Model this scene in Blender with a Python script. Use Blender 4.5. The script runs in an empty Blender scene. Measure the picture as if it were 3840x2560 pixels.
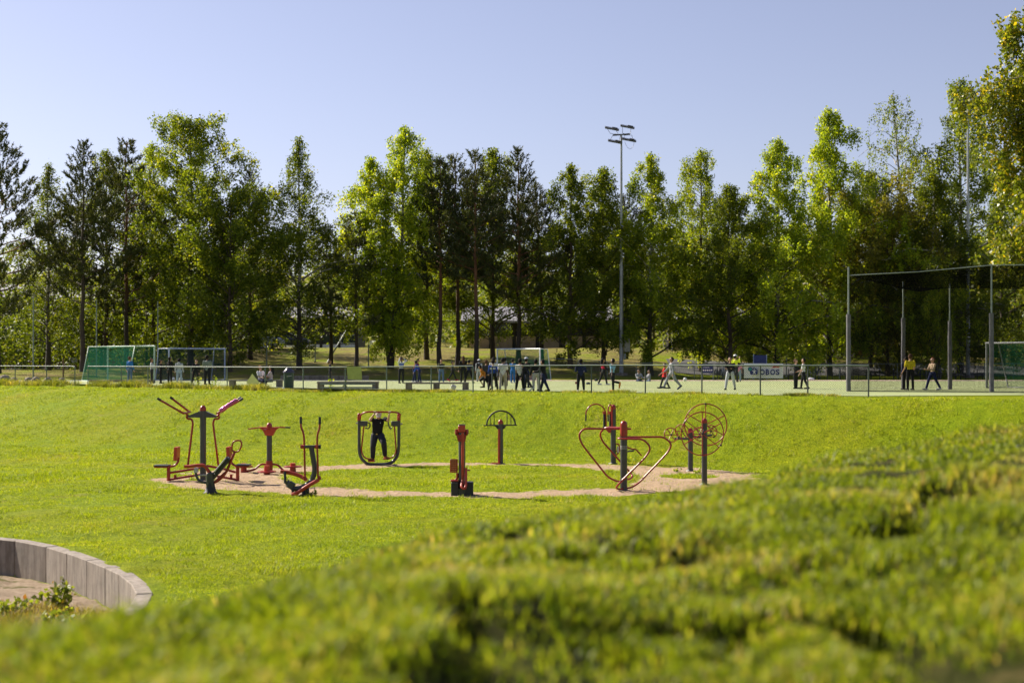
import bpy, bmesh, math, random
import numpy as np
from mathutils import Vector, Matrix, Quaternion
R = math.radians
random.seed(7)
scene = bpy.context.scene
COL = scene.collection

# ------------------------------------------------------------------ camera
CZ = 1.27            # camera height above the sports pitch (pitch level is z = 0)
F = 5333.0           # focal length in pixels of the 3840 px wide picture (50 mm lens)
CX, HY = 1920.0, 1350.0
cam_d = bpy.data.cameras.new('camera'); cam = bpy.data.objects.new('camera', cam_d); COL.objects.link(cam)
cam.location = (0, 0, CZ); cam.rotation_euler = (R(90), 0, 0)
cam_d.lens = 50; cam_d.sensor_width = 36; cam_d.shift_y = 70/3840.0
cam_d.clip_start = 0.1; cam_d.clip_end = 6000
cam_d.dof.use_dof = True; cam_d.dof.focus_distance = 46; cam_d.dof.aperture_fstop = 1.35
scene.camera = cam

# ------------------------------------------------------------------ sky and sun
SUN_AZ, SUN_EL = 54.0, 35.0
world = bpy.data.worlds.new("World"); scene.world = world; world.use_nodes = True
wn = world.node_tree; wn.nodes.clear()
sky = wn.nodes.new('ShaderNodeTexSky'); sky.sky_type = 'NISHITA'; sky.sun_disc = False
sky.sun_elevation = R(SUN_EL); sky.sun_rotation = R(-SUN_AZ)
sky.altitude = 150; sky.air_density = 1.0; sky.dust_density = 0.6; sky.ozone_density = 2.0
hs = wn.nodes.new('ShaderNodeHueSaturation'); hs.inputs['Saturation'].default_value = 0.70
mxs = wn.nodes.new('ShaderNodeMix'); mxs.data_type = 'RGBA'; mxs.blend_type = 'MULTIPLY'
mxs.inputs['Factor'].default_value = 1.0; mxs.inputs[7].default_value = (1.0, 0.93, 1.06, 1)
bg = wn.nodes.new('ShaderNodeBackground'); bg.inputs['Strength'].default_value = 0.053
wo = wn.nodes.new('ShaderNodeOutputWorld')
wn.links.new(sky.outputs[0], hs.inputs['Color']); wn.links.new(hs.outputs[0], mxs.inputs[6])
wn.links.new(mxs.outputs[2], bg.inputs['Color']); wn.links.new(bg.outputs[0], wo.inputs['Surface'])
sd = bpy.data.lights.new('sun', 'SUN'); sun = bpy.data.objects.new('sun', sd); COL.objects.link(sun)
sd.energy = 4.6; sd.angle = R(0.5); sd.color = (1.0, 0.91, 0.76)
sun_dir = Vector((-math.sin(R(SUN_AZ))*math.cos(R(SUN_EL)), math.cos(R(SUN_AZ))*math.cos(R(SUN_EL)), math.sin(R(SUN_EL))))
sun.rotation_euler = (-sun_dir).to_track_quat('-Z', 'Y').to_euler(); sun.location = (-60, 60, 80)
scene.view_settings.view_transform = 'Standard'; scene.view_settings.look = 'None'
scene.view_settings.exposure = 1.2; scene.view_settings.gamma = 1
scene.render.engine = 'CYCLES'
scene.cycles.max_bounces = 6; scene.cycles.diffuse_bounces = 2; scene.cycles.glossy_bounces = 2
scene.cycles.transmission_bounces = 3; scene.cycles.transparent_max_bounces = 14
scene.cycles.caustics_reflective = False; scene.cycles.caustics_refractive = False
scene.cycles.use_adaptive_sampling = True; scene.cycles.adaptive_threshold = 0.02

# ------------------------------------------------------------------ helpers
def at(px, py, d):
    "world point seen at picture position (px, py) of the 3840 x 2560 photograph at depth d"
    return Vector(((px-CX)/F*d, d, CZ-(py-HY)/F*d))

def tag(o, label=None, cat=None, group=None, kind=None):
    if label: o['label'] = label
    if cat: o['category'] = cat
    if group: o['group'] = group
    if kind: o['kind'] = kind
    return o

def empty(name, loc, label, cat, group=None, rz=0):
    o = bpy.data.objects.new(name, None); COL.objects.link(o)
    o.location = loc; o.rotation_euler = (0, 0, rz); o.empty_display_size = .2
    return tag(o, label, cat, group)

def npmesh(name, V, polys, smooth=False, fsize=None):
    "mesh from numpy arrays; polys = (n, k) index array"
    me = bpy.data.meshes.new(name)
    V = np.asarray(V, dtype=np.float32); polys = np.asarray(polys, dtype=np.int32)
    n, k = polys.shape
    me.vertices.add(len(V)); me.vertices.foreach_set('co', V.ravel())
    me.loops.add(n*k); me.loops.foreach_set('vertex_index', polys.ravel())
    me.polygons.add(n); me.polygons.foreach_set('loop_start', np.arange(0, n*k, k, dtype=np.int32))
    try: me.polygons.foreach_set('loop_total', np.full(n, k, dtype=np.int32))
    except Exception: pass
    if smooth: me.polygons.foreach_set('use_smooth', np.ones(n, dtype=bool))
    me.update(calc_edges=True)
    return me

def fattr(me, name, data):
    a = me.attributes.new(name, 'FLOAT', 'POINT'); a.data.foreach_set('value', np.asarray(data, dtype=np.float32))

def mkobj(name, me, mat, parent=None, loc=None):
    o = bpy.data.objects.new(name, me); COL.objects.link(o)
    if mat is not None and len(me.materials) == 0: me.materials.append(mat)
    if parent is not None: o.parent = parent
    if loc is not None: o.location = loc
    return o

class MB:
    "collects simple solids; coordinates are world coordinates minus origin"
    def __init__(s, origin=(0, 0, 0)): s.V = []; s.P = []; s.o = Vector(origin); s.sm = []
    def add(s, vs, fs, smooth=False):
        b = len(s.V); s.V += [Vector(v)-s.o for v in vs]
        for f in fs: s.P.append([b+i for i in f]); s.sm.append(smooth)
    def box(s, c, size, rz=0, rot=None):
        c = Vector(c); hx, hy, hz = size[0]/2, size[1]/2, size[2]/2
        M = rot if rot is not None else Matrix.Rotation(rz, 3, 'Z')
        vs = [c+M@Vector((x, y, z)) for x in (-hx, hx) for y in (-hy, hy) for z in (-hz, hz)]
        s.add(vs, [(0,1,3,2),(4,6,7,5),(0,4,5,1),(2,3,7,6),(0,2,6,4),(1,5,7,3)])
    def tube(s, pts, r, n=8, closed=False, caps=True):
        pts = [Vector(p) for p in pts]
        rs = r if isinstance(r, (list, tuple)) else [r]*len(pts)
        m = len(pts); rings = []; T0 = None
        up = None
        for i in range(m):
            if closed: t = pts[(i+1) % m]-pts[i-1]
            else: t = pts[min(i+1, m-1)]-pts[max(i-1, 0)]
            if t.length < 1e-9: t = Vector((0, 0, 1))
            t.normalize()
            if up is None:
                a = Vector((0, 0, 1)) if abs(t.z) < .9 else Vector((1, 0, 0))
                up = (a-t*a.dot(t)).normalized()
            else:
                up = (up-t*up.dot(t))
                if up.length < 1e-6: up = Vector((1, 0, 0))-t*t.x
                up.normalize()
            sd_ = t.cross(up)
            rings.append([pts[i]+(up*math.cos(2*math.pi*k/n)+sd_*math.sin(2*math.pi*k/n))*rs[i] for k in range(n)])
        vs = [v for rg in rings for v in rg]; fs = []
        mm = m if closed else m-1
        for i in range(mm):
            j = (i+1) % m
            for k in range(n):
                fs.append((i*n+k, i*n+(k+1) % n, j*n+(k+1) % n, j*n+k))
        s.add(vs, fs, True)
        if caps and not closed:
            s.add(rings[0], [tuple(range(n-1, -1, -1))]); s.add(rings[-1], [tuple(range(n))])
    def cyl(s, a, b, r, n=12, r2=None): s.tube([a, b], [r, r if r2 is None else r2], n)
    def ball(s, c, r, n=10, sc=(1, 1, 1)):
        c = Vector(c); vs = []; fs = []
        for i in range(n//2+1):
            th = math.pi*i/(n//2)
            for k in range(n):
                ph = 2*math.pi*k/n
                vs.append(c+Vector((r*sc[0]*math.sin(th)*math.cos(ph), r*sc[1]*math.sin(th)*math.sin(ph), r*sc[2]*math.cos(th))))
        for i in range(n//2):
            for k in range(n):
                fs.append((i*n+k, (i+1)*n+k, (i+1)*n+(k+1) % n, i*n+(k+1) % n))
        s.add(vs, fs, True)
    def prism(s, poly, depth_vec):
        "extrude a planar polygon (list of points) by a vector"
        poly = [Vector(p) for p in poly]; dv = Vector(depth_vec); n = len(poly)
        vs = poly+[p+dv for p in poly]
        fs = [tuple(range(n-1, -1, -1)), tuple(range(n, 2*n))]+[(i, (i+1) % n, n+(i+1) % n, n+i) for i in range(n)]
        s.add(vs, fs)
    def lathe(s, c, prof, n=16):
        c = Vector(c); vs = []; fs = []
        for (r, z) in prof:
            for k in range(n): vs.append(c+Vector((r*math.cos(2*math.pi*k/n), r*math.sin(2*math.pi*k/n), z)))
        for i in range(len(prof)-1):
            for k in range(n): fs.append((i*n+k, i*n+(k+1) % n, (i+1)*n+(k+1) % n, (i+1)*n+k))
        s.add(vs, fs, True)
        s.add(vs[:n], [tuple(range(n-1, -1, -1))]); s.add(vs[-n:], [tuple(range(n))])
    def build(s, name, mat, parent=None, loc=None, bevel=0):
        me = bpy.data.meshes.new(name)
        me.from_pydata([tuple(v) for v in s.V], [], s.P)
        me.polygons.foreach_set('use_smooth', s.sm); me.update()
        if bevel:
            bm = bmesh.new(); bm.from_mesh(me)
            bmesh.ops.remove_doubles(bm, verts=bm.verts, dist=1e-5)
            es = [e for e in bm.edges if e.is_manifold and e.calc_face_angle(0) > 0.7]
            try: bmesh.ops.bevel(bm, geom=es, offset=bevel, segments=1, affect='EDGES')
            except Exception: pass
            bm.to_mesh(me); bm.free()
        return mkobj(name, me, mat, parent, loc)

def smooth_path(pts, n=6, closed=False):
    "Catmull-Rom through the points"
    P = [Vector(p) for p in pts]; out = []; m = len(P)
    segs = m if closed else m-1
    for i in range(segs):
        if closed: a, b, c, d = P[i-1], P[i], P[(i+1) % m], P[(i+2) % m]
        else: a, b, c, d = P[max(i-1, 0)], P[i], P[i+1], P[min(i+2, m-1)]
        for k in range(n):
            t = k/n
            out.append(.5*((2*b)+(c-a)*t+(2*a-5*b+4*c-d)*t*t+(3*b-a-3*c+d)*t**3))
    if not closed: out.append(P[-1])
    return out

def bend_path(pts, r, n=5):
    "polyline with rounded corners of radius r (per-corner radii allowed)"
    P = [Vector(p) for p in pts]; out = [P[0]]
    for i in range(1, len(P)-1):
        rr = r[i-1] if isinstance(r, (list, tuple)) else r
        a = (P[i-1]-P[i]); b = (P[i+1]-P[i]); la, lb = a.length, b.length
        k = min(rr, la*.49, lb*.49); A = P[i]+a.normalized()*k; B = P[i]+b.normalized()*k
        for j in range(n+1):
            t = j/n; out.append(A*(1-t)**2+P[i]*2*t*(1-t)+B*t*t)
    out.append(P[-1]); return out

# value noise in numpy
def _hash(ix, iy, seed):
    h = (ix.astype(np.int64)*374761393+iy.astype(np.int64)*668265263+seed*1442695041) & 0xFFFFFFFF
    h = ((h ^ (h >> 13))*1274126177) & 0xFFFFFFFF
    return ((h ^ (h >> 16)) & 0xFFFF)/65535.0
def vnoise(x, y, seed=0):
    x = np.asarray(x, float); y = np.asarray(y, float)
    ix = np.floor(x); iy = np.floor(y); fx = x-ix; fy = y-iy
    fx = fx*fx*(3-2*fx); fy = fy*fy*(3-2*fy)
    a = _hash(ix, iy, seed); b = _hash(ix+1, iy, seed); c = _hash(ix, iy+1, seed); d = _hash(ix+1, iy+1, seed)
    return (a*(1-fx)+b*fx)*(1-fy)+(c*(1-fx)+d*fx)*fy
def fbm(x, y, seed=0, o=3):
    s = 0; a = .5
    for i in range(o): s = s+a*(vnoise(x*2**i, y*2**i, seed+i)-.5); a *= .5
    return s
def sstep(t):
    t = np.clip(t, 0, 1); return t*t*(3-2*t)

# ------------------------------------------------------------------ materials
def nmat(name):
    m = bpy.data.materials.new(name); m.use_nodes = True; n = m.node_tree; n.nodes.clear()
    return m, n, n.nodes.new('ShaderNodeOutputMaterial')
def N(n, t, **kw):
    x = n.nodes.new(t)
    for k, v in kw.items(): setattr(x, k, v)
    return x
def ramp(n, src, stops):
    r = N(n, 'ShaderNodeValToRGB'); e = r.color_ramp.elements
    while len(e) < len(stops): e.new(.5)
    for i, (p, c) in enumerate(stops): e[i].position = p; e[i].color = (*c, 1) if len(c) == 3 else c
    n.links.new(src, r.inputs[0]); return r.outputs[0]
def noise(n, scale, detail=3, rough=.55, vec=None, w=None):
    t = N(n, 'ShaderNodeTexNoise'); t.inputs['Scale'].default_value = scale
    t.inputs['Detail'].default_value = detail; t.inputs['Roughness'].default_value = rough
    if vec is not None: n.links.new(vec, t.inputs['Vector'])
    return t.outputs[0]
def mixc(n, f, a, b, mode='MIX'):
    m = N(n, 'ShaderNodeMix', data_type='RGBA', blend_type=mode)
    for i, v in ((0, f), (6, a), (7, b)):
        if isinstance(v, (int, float)): m.inputs[i].default_value = v
        elif isinstance(v, tuple): m.inputs[i].default_value = (*v, 1)
        else: n.links.new(v, m.inputs[i])
    return m.outputs[2]
def math_(n, op, a, b=None, clamp=False):
    m = N(n, 'ShaderNodeMath', operation=op); m.use_clamp = clamp
    for i, v in ((0, a), (1, b)):
        if v is None: continue
        if isinstance(v, (int, float)): m.inputs[i].default_value = v
        else: n.links.new(v, m.inputs[i])
    return m.outputs[0]
def bump(n, h, strength=.3, dist=.02):
    b = N(n, 'ShaderNodeBump'); b.inputs['Strength'].default_value = strength; b.inputs['Distance'].default_value = dist
    n.links.new(h, b.inputs['Height']); return b.outputs[0]

_cache = {}
def paint(name, col, rough=.5, metal=0, var=.25, scale=6, bumps=.15, spec=.5, coat=0):
    "painted / plain surface with uneven tone"
    if name in _cache: return _cache[name]
    m, n, out = nmat(name); p = N(n, 'ShaderNodeBsdfPrincipled'); tc = N(n, 'ShaderNodeTexCoord')
    nz = noise(n, scale, 5, .65, tc.outputs['Object']); nz2 = noise(n, scale*7, 3, .6, tc.outputs['Object'])
    lo = tuple(c*(1-var) for c in col); hi = tuple(min(1, c*(1+var)) for c in col)
    c1 = ramp(n, nz, [(.3, lo), (.7, hi)])
    n.links.new(c1, p.inputs['Base Color'])
    p.inputs['Metallic'].default_value = metal
    rr = math_(n, 'MULTIPLY_ADD', nz2, .3); rr.node.inputs[2].default_value = rough-.15
    n.links.new(rr, p.inputs['Roughness'])
    p.inputs['Specular IOR Level'].default_value = spec; p.inputs['Coat Weight'].default_value = coat
    if bumps: n.links.new(bump(n, nz2, bumps, .01), p.inputs['Normal'])
    n.links.new(p.outputs[0], out.inputs[0]); _cache[name] = m; return m

def foliage(name, c_lo, c_mid, c_hi, trans=.4, yellow=None, rough=.55, scale=.5, glow=(2.0, 1.82, .5), dry=None):
    m, n, out = nmat(name); g = N(n, 'ShaderNodeNewGeometry'); oi = N(n, 'ShaderNodeObjectInfo')
    tc = N(n, 'ShaderNodeTexCoord')
    nz = noise(n, scale, 2, .5, tc.outputs['Object'])
    rnd = g.outputs['Random Per Island']
    f = math_(n, 'ADD', math_(n, 'MULTIPLY', rnd, .6), math_(n, 'MULTIPLY', nz, .6))
    stops = [(.25, c_lo), (.55, c_mid), (.88, c_hi)]
    if yellow: stops = [(.25, c_lo), (.5, c_mid), (.8, c_hi), (.93, yellow)]
    c = ramp(n, f, stops)
    if dry:      # dry = (noise scale, threshold, colour, share)
        dn = ramp(n, noise(n, dry[0], 4, .6, tc.outputs['Object']), [(dry[1], (0, 0, 0)), (dry[1]+.14, (1, 1, 1))])
        pick = math_(n, 'LESS_THAN', math_(n, 'FRACT', math_(n, 'MULTIPLY', rnd, 7.13)), dry[3])
        c = mixc(n, math_(n, 'MULTIPLY', dn, pick), c, dry[2])
    hsv = N(n, 'ShaderNodeHueSaturation'); n.links.new(c, hsv.inputs['Color'])
    v = math_(n, 'MULTIPLY_ADD', oi.outputs['Random'], .35); v.node.inputs[2].default_value = .83
    n.links.new(v, hsv.inputs['Value'])
    p = N(n, 'ShaderNodeBsdfPrincipled'); n.links.new(hsv.outputs[0], p.inputs['Base Color'])
    p.inputs['Roughness'].default_value = rough; p.inputs['Specular IOR Level'].default_value = .35
    t = N(n, 'ShaderNodeBsdfTranslucent')
    tcn = mixc(n, 1.0, hsv.outputs[0], glow, 'MULTIPLY'); n.links.new(tcn, t.inputs[0])
    mx = N(n, 'ShaderNodeMixShader'); mx.inputs[0].default_value = trans
    n.links.new(p.outputs[0], mx.inputs[1]); n.links.new(t.outputs[0], mx.inputs[2]); n.links.new(mx.outputs[0], out.inputs[0])
    return m

def mesh_net(name, col, sx, sz, wire, diamond=False, rough=.6, axis='XZ'):
    "woven net or chain-link: a wire grid cut out of a thin sheet by a repeating pattern in metres (UV in metres)"
    m, n, out = nmat(name); uv = N(n, 'ShaderNodeUVMap'); sp = N(n, 'ShaderNodeSeparateXYZ'); n.links.new(uv.outputs[0], sp.inputs[0])
    u, v = sp.outputs[0], sp.outputs[1]
    if diamond:
        a = math_(n, 'ADD', u, v); b = math_(n, 'SUBTRACT', u, v); u, v = a, b
    def band(x, s):
        fr = math_(n, 'FRACT', math_(n, 'DIVIDE', x, s)); return math_(n, 'LESS_THAN', fr, wire/s)
    k = math_(n, 'MAXIMUM', band(u, sx), band(v, sz))
    p = N(n, 'ShaderNodeBsdfPrincipled'); p.inputs['Base Color'].default_value = (*col, 1); p.inputs['Roughness'].default_value = rough; p.inputs['Specular IOR Level'].default_value = 0
    tr = N(n, 'ShaderNodeBsdfTransparent'); mx = N(n, 'ShaderNodeMixShader')
    n.links.new(k, mx.inputs[0]); n.links.new(tr.outputs[0], mx.inputs[1]); n.links.new(p.outputs[0], mx.inputs[2])
    n.links.new(mx.outputs[0], out.inputs[0]); return m

def sheet(name, grid, mat, parent=None, origin=(0, 0, 0)):
    "grid[i][j] of world points -> single sheet with UVs in metres"
    o = Vector(origin); ni, nj = len(grid), len(grid[0])
    V = [tuple(Vector(p)-o) for row in grid for p in row]
    Pp = [(i*nj+j, (i+1)*nj+j, (i+1)*nj+j+1, i*nj+j+1) for i in range(ni-1) for j in range(nj-1)]
    me = bpy.data.meshes.new(name); me.from_pydata(V, [], Pp)
    U = [[0]*nj for _ in range(ni)]
    us = [0]
    for i in range(1, ni): us.append(us[-1]+(Vector(grid[i][0])-Vector(grid[i-1][0])).length)
    vs = [0]
    for j in range(1, nj): vs.append(vs[-1]+(Vector(grid[0][j])-Vector(grid[0][j-1])).length)
    uvl = me.uv_layers.new(name='UVMap')
    for f, pl in zip(Pp, me.polygons):
        for li, vi in zip(pl.loop_indices, f): uvl.data[li].uv = (us[vi//nj], vs[vi % nj])
    return mkobj(name, me, mat, parent)
# ================================================================== TERRAIN
FLOOR = -2.2
_fp = [(57, 77.0), (1137, 63.0), (2218, 55.5), (2851, 50.7), (3257, 49.2)]
def fence_pt(px):
    d = np.interp(px, [p for p, _ in _fp], [q for _, q in _fp])
    return Vector(((px-CX)/F*d, d, 0))
_FA = np.array([-27.0, 77.0]); _FN = np.array([-.586, -.811])
_sil = np.array([(-400, 2470), (0, 2432), (300, 2392), (560, 2322), (800, 2252), (1000, 2195), (1300, 2108), (1600, 2003), (2000, 1930),
                 (2400, 1888), (2700, 1842), (2900, 1797), (3100, 1744), (3400, 1680), (3840, 1606), (4300, 1550)], float)
_dc = np.array([(-400, 4.6), (0, 5.0), (560, 5.6), (1000, 6.6), (1600, 7.6), (2000, 8.6), (2700, 10.5), (3400, 12.5), (4300, 14)], float)
# inner face of the curved retaining wall (ground plan)
_wl = [(-22.0, 28.2), (-15.0, 28.9), (-12.0, 28.35), (-9.87, 27.4), (-8.6, 26.25), (-7.75, 25.1), (-6.93, 23.9), (-6.33, 22.9), (-5.87, 21.9),
       (-5.45, 20.6), (-5.35, 19.2), (-5.6, 17.8), (-6.2, 16.4), (-7.2, 15.2), (-9.0, 14.2), (-12, 13.6), (-22, 13.4)]
WALL = [Vector((p.x, p.y, 0)) for p in smooth_path([(a, b, 0) for a, b in _wl], 4)]
_wp = np.array([(p.x, p.y) for p in WALL])
def wall_sd(x, y):
    "signed distance to the sandpit outline, negative inside"
    x = np.asarray(x, float); y = np.asarray(y, float)
    best = np.full(x.shape, 1e9); inside = np.zeros(x.shape, bool); n = len(_wp)
    for i in range(n):
        ax, ay = _wp[i]; bx, by = _wp[(i+1) % n]
        dx, dy = bx-ax, by-ay; L = dx*dx+dy*dy
        t = np.clip(((x-ax)*dx+(y-ay)*dy)/L, 0, 1)
        best = np.minimum(best, (x-ax-t*dx)**2+(y-ay-t*dy)**2)
        c = ((ay > y) != (by > y)) & (x < (bx-ax)*(y-ay)/(by-ay+1e-12)+ax)
        inside ^= c
    return np.where(inside, -1, 1)*np.sqrt(best)
def dirt_field(x, y):
    "positive inside the worn sandy ring around the machines"
    w = fbm(x*.7, y*.7, 5, 3)*.95+fbm(x*2.3, y*2.3, 6, 2)*.6-.10
    o = 1-np.sqrt(((x+1.4)/9.3)**2+((y-42.0)/6.15)**2)
    i = 1-np.sqrt(((x+.9)/(5.1-.5*np.sign(x+.9)))**2+((y-42.2)/4.6)**2)
    island = 1-np.sqrt(((x-5.3)/1.1)**2+((y-42.6)/1.2)**2)     # grass left round the small wheel machine
    isl2 = 1-np.sqrt(((x+8.8)/1.2)**2+((y-41.3)/.6)**2)
    f = np.minimum(o*4.5, -i*4.2)+w
    f = np.where((island > 0) & (f > 0), f-island*3, f)
    return np.where((isl2 > 0) & (f > 0), f-isl2*1.2, f)
def sag(x): return -.13*np.clip((4-np.asarray(x, float))/13, 0, 1)
def hollow(x, y): return sstep((vnoise(x*1.7+3, y*1.35, 35)*.65+vnoise(x*4.1, y*3.3, 36)*.35-.575)/.13)*np.clip((15-np.asarray(y, float))/6, 0, 1)*np.clip(np.asarray(y, float)/2, 0, 1)
def height(x, y, fine=True):
    x = np.asarray(x, float); y = np.asarray(y, float)
    q = (x-_FA[0])*_FN[0]+(y-_FA[1])*_FN[1]
    qf = 5.4+.33*np.clip(2-x, 0, 22)
    t1 = 1-(q-.9)/(qf-.9)
    t2 = (x-8.6)/13.5
    bowl = FLOOR*(1-sstep(t1))
    side = FLOOR*(1-.93*sstep(t2))
    b = np.maximum(bowl, side)+sag(x)*sstep(t1)
    b = b+np.where(q > 1.5, 1, 0)*fbm(x*.25, y*.25, 3, 3)*.22*np.clip((q-1.5)/4, 0, 1)*np.clip((np.sqrt(((x+1.5)/10)**2+((y-42)/8)**2)-.9)*2, 0, 1)
    # bank behind the pitch
    hb = np.interp(x, [-60, -30, -22, 8, 22, 60], [.35, .5, 2.35, 2.4, 1.5, 1.5])
    y0 = np.interp(x, [-30, 4, 14, 40], [90.5, 90.0, 101, 102]); y1 = y0+np.interp(x, [-30, -20, 4, 14], [14, 40, 40, 17])
    bank = hb*sstep((y-y0)/(y1-y0))+fbm(x*.12, y*.12, 9, 3)*.5*sstep((y-y0)/8)
    far = 26*sstep((y-190)/260)+fbm(x*.01, y*.01, 21, 3)*14*sstep((y-190)/200)
    b = np.where(q < 0, bank+far+sag(x)*sstep((q+.35)/.35), b)
    # sandpit
    sdw = wall_sd(np.clip(x, -40, 20), np.clip(y, 0, 60))
    b = np.where((y < 40) & (x < 5), b-.62*sstep((.16-sdw)/.14), b)
    # mound the photographer stands on
    yy = np.maximum(y, 1e-3); px = np.where(y > .5, x/np.maximum(yy, .5)*F+CX, np.where(x > 0, 4300, -400)); px = np.clip(px, -400, 4300)
    s = (np.interp(px, _sil[:, 0], _sil[:, 1])-HY)/F; dc = np.interp(px, _dc[:, 0], _dc[:, 1])
    k = 1.35/dc**2; d = np.where(y > .5, y, np.minimum(np.hypot(x, y)*.6, 200))
    front = CZ-s*d-k*(d-dc)**2
    back = CZ-1.35-.02*np.hypot(x, np.minimum(y, 0))
    w = sstep((y+.5)/3.0)
    m = front*w+back*(1-w)
    m = m-.05+(fbm(x*1.1, y*1.1, 31, 2)*.06+(vnoise(x*2.3, y*1.9, 33)-.5)*.09)*np.clip(y/3, 0, 1)*np.clip((17-y)/8, 0, 1)-.12*hollow(x, y)
    kk = .35
    hh = np.clip(.5+.5*(m-b)/kk, 0, 1)
    z = b*(1-hh)+m*hh+kk*hh*(1-hh)*.5
    z = np.where(q < 1.0, b, z)
    if fine:
        r = np.hypot(x, y)
        z = z+np.where((r < 58) & (q > .5), (vnoise(x*2.2, y*2.2, 41)-.5)*.05+(vnoise(x*6, y*6, 42)-.5)*.035, 0)
    return z
def hz(x, y): return float(height(np.array([x]), np.array([y]), False)[0])

def polar_ground():
    an = np.concatenate([np.linspace(-math.pi, -.47, 40)[:-1], np.linspace(-.47, .47, 620), np.linspace(.47, math.pi, 40)[1:]])
    r1 = 1.2*np.exp(np.linspace(0, math.log(70/1.2), 900)); r2 = 70*np.exp(np.linspace(0, math.log(3000/70), 170))[1:]
    rr = np.concatenate([[.3], r1, r2]); A, Rr = np.meshgrid(an[:-1], rr)
    X = Rr*np.sin(A); Y = Rr*np.cos(A); Z = height(X, Y)
    Z = np.where(Rr > 1200, Z*0+20, Z)
    na = len(an)-1; nr = len(rr)
    V = np.stack([X.ravel(), Y.ravel(), Z.ravel()], 1)
    V = np.vstack([V, [[0, 0, float(Z[0].mean())]]])
    i = np.arange(nr-1)[:, None]*na; j = np.arange(na)[None]; j2 = (j+1) % na
    P = np.stack([(i+j).ravel(), (i+na+j).ravel(), (i+na+j2).ravel(), (i+j2).ravel()], 1)
    me = npmesh('ground', V, P[:, ::-1], True)
    x, y = V[:, 0], V[:, 1]
    fattr(me, 'dirt', dirt_field(x, y)); fattr(me, 'sand', -wall_sd(np.clip(x, -40, 20), np.clip(y, 0, 60)))
    q = (x-_FA[0])*_FN[0]+(y-_FA[1])*_FN[1]
    y0 = np.interp(x, [-30, 4, 14, 40], [90.5, 90.0, 104, 105])
    fattr(me, 'bank', np.where(q < 0, np.clip((y-y0)/6, 0, 1), 0))
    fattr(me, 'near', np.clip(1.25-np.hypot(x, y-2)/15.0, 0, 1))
    return me

def ground_material():
    m, n, out = nmat('grass_ground'); tc = N(n, 'ShaderNodeTexCoord'); ob = tc.outputs['Object']
    def attr(a): x = N(n, 'ShaderNodeAttribute'); x.attribute_name = a; return x.outputs['Fac']
    fine = noise(n, 26, 4, .7, ob); mid = noise(n, 2.6, 4, .6, ob); big = noise(n, .22, 3, .55, ob)
    c = ramp(n, fine, [(.32, (.05, .075, .003)), (.44, (.17, .225, .004)), (.57, (.27, .325, .006)), (.75, (.42, .44, .03))])
    c2 = mixc(n, 1.0, c, ramp(n, mid, [(.3, (.78, .84, .8)), (.7, (1.14, 1.08, 1.05))]), 'MULTIPLY')
    c2 = mixc(n, 1.0, c2, ramp(n, big, [(.32, (.9, 1.0, .95)), (.66, (1.1, 1.02, 1.1))]), 'MULTIPLY')
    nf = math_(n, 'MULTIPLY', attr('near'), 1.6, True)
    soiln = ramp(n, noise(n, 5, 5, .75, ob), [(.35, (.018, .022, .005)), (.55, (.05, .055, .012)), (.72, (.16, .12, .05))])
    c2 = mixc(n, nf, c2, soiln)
    # dry straw coloured patches
    dry = ramp(n, noise(n, .55, 5, .7, ob), [(.60, (0, 0, 0)), (.74, (1, 1, 1))])
    c2 = mixc(n, math_(n, 'MULTIPLY', dry, .55), c2, (.33, .25, .09))
    # worn sandy ring
    dn = math_(n, 'ADD', attr('dirt'), math_(n, 'MULTIPLY', math_(n, 'SUBTRACT', noise(n, 5, 4, .7, ob), .5), .75))
    df = ramp(n, dn, [(.02, (0, 0, 0)), (.16, (1, 1, 1))])
    soil = ramp(n, noise(n, 9, 6, .7, ob), [(.3, (.33, .225, .14)), (.55, (.54, .39, .255)), (.8, (.68, .52, .36))])
    c3 = mixc(n, df, c2, soil)
    # sandpit floor
    sn = math_(n, 'ADD', attr('sand'), 0); sf = ramp(n, sn, [(.0, (0, 0, 0)), (.06, (1, 1, 1))])
    sandc = ramp(n, noise(n, 6, 6, .7, ob), [(.3, (.26, .19, .13)), (.7, (.50, .39, .29))])
    sandc = mixc(n, ramp(n, noise(n, 1.3, 4, .7, ob), [(.52, (0, 0, 0)), (.6, (1, 1, 1))]), sandc, (.15, .14, .05))
    c3 = mixc(n, sf, c3, sandc)
    # needle litter on the bank under the trees
    lit = math_(n, 'MULTIPLY', attr('bank'), ramp(n, noise(n, .35, 5, .65, ob), [(.36, (0, 0, 0)), (.55, (1, 1, 1))]))
    litc = ramp(n, noise(n, 3, 5, .7, ob), [(.3, (.11, .075, .03)), (.7, (.30, .23, .10))])
    c3 = mixc(n, math_(n, 'MULTIPLY', lit, .85), c3, litc)
    p = N(n, 'ShaderNodeBsdfPrincipled'); n.links.new(c3, p.inputs['Base Color']); p.inputs['Roughness'].default_value = .8
    p.inputs['Specular IOR Level'].default_value = .05
    hb = mixc(n, .5, noise(n, 14, 5, .75, ob), noise(n, 60, 3, .7, ob))
    n.links.new(bump(n, hb, 1.0, .09), p.inputs['Normal'])
    n.links.new(p.outputs[0], out.inputs[0]); return m

g = mkobj('ground', polar_ground(), ground_material()); tag(g, 'mown yellow green park lawn with a hollow, slopes and a worn sandy ring', 'ground', kind='structure')

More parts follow.
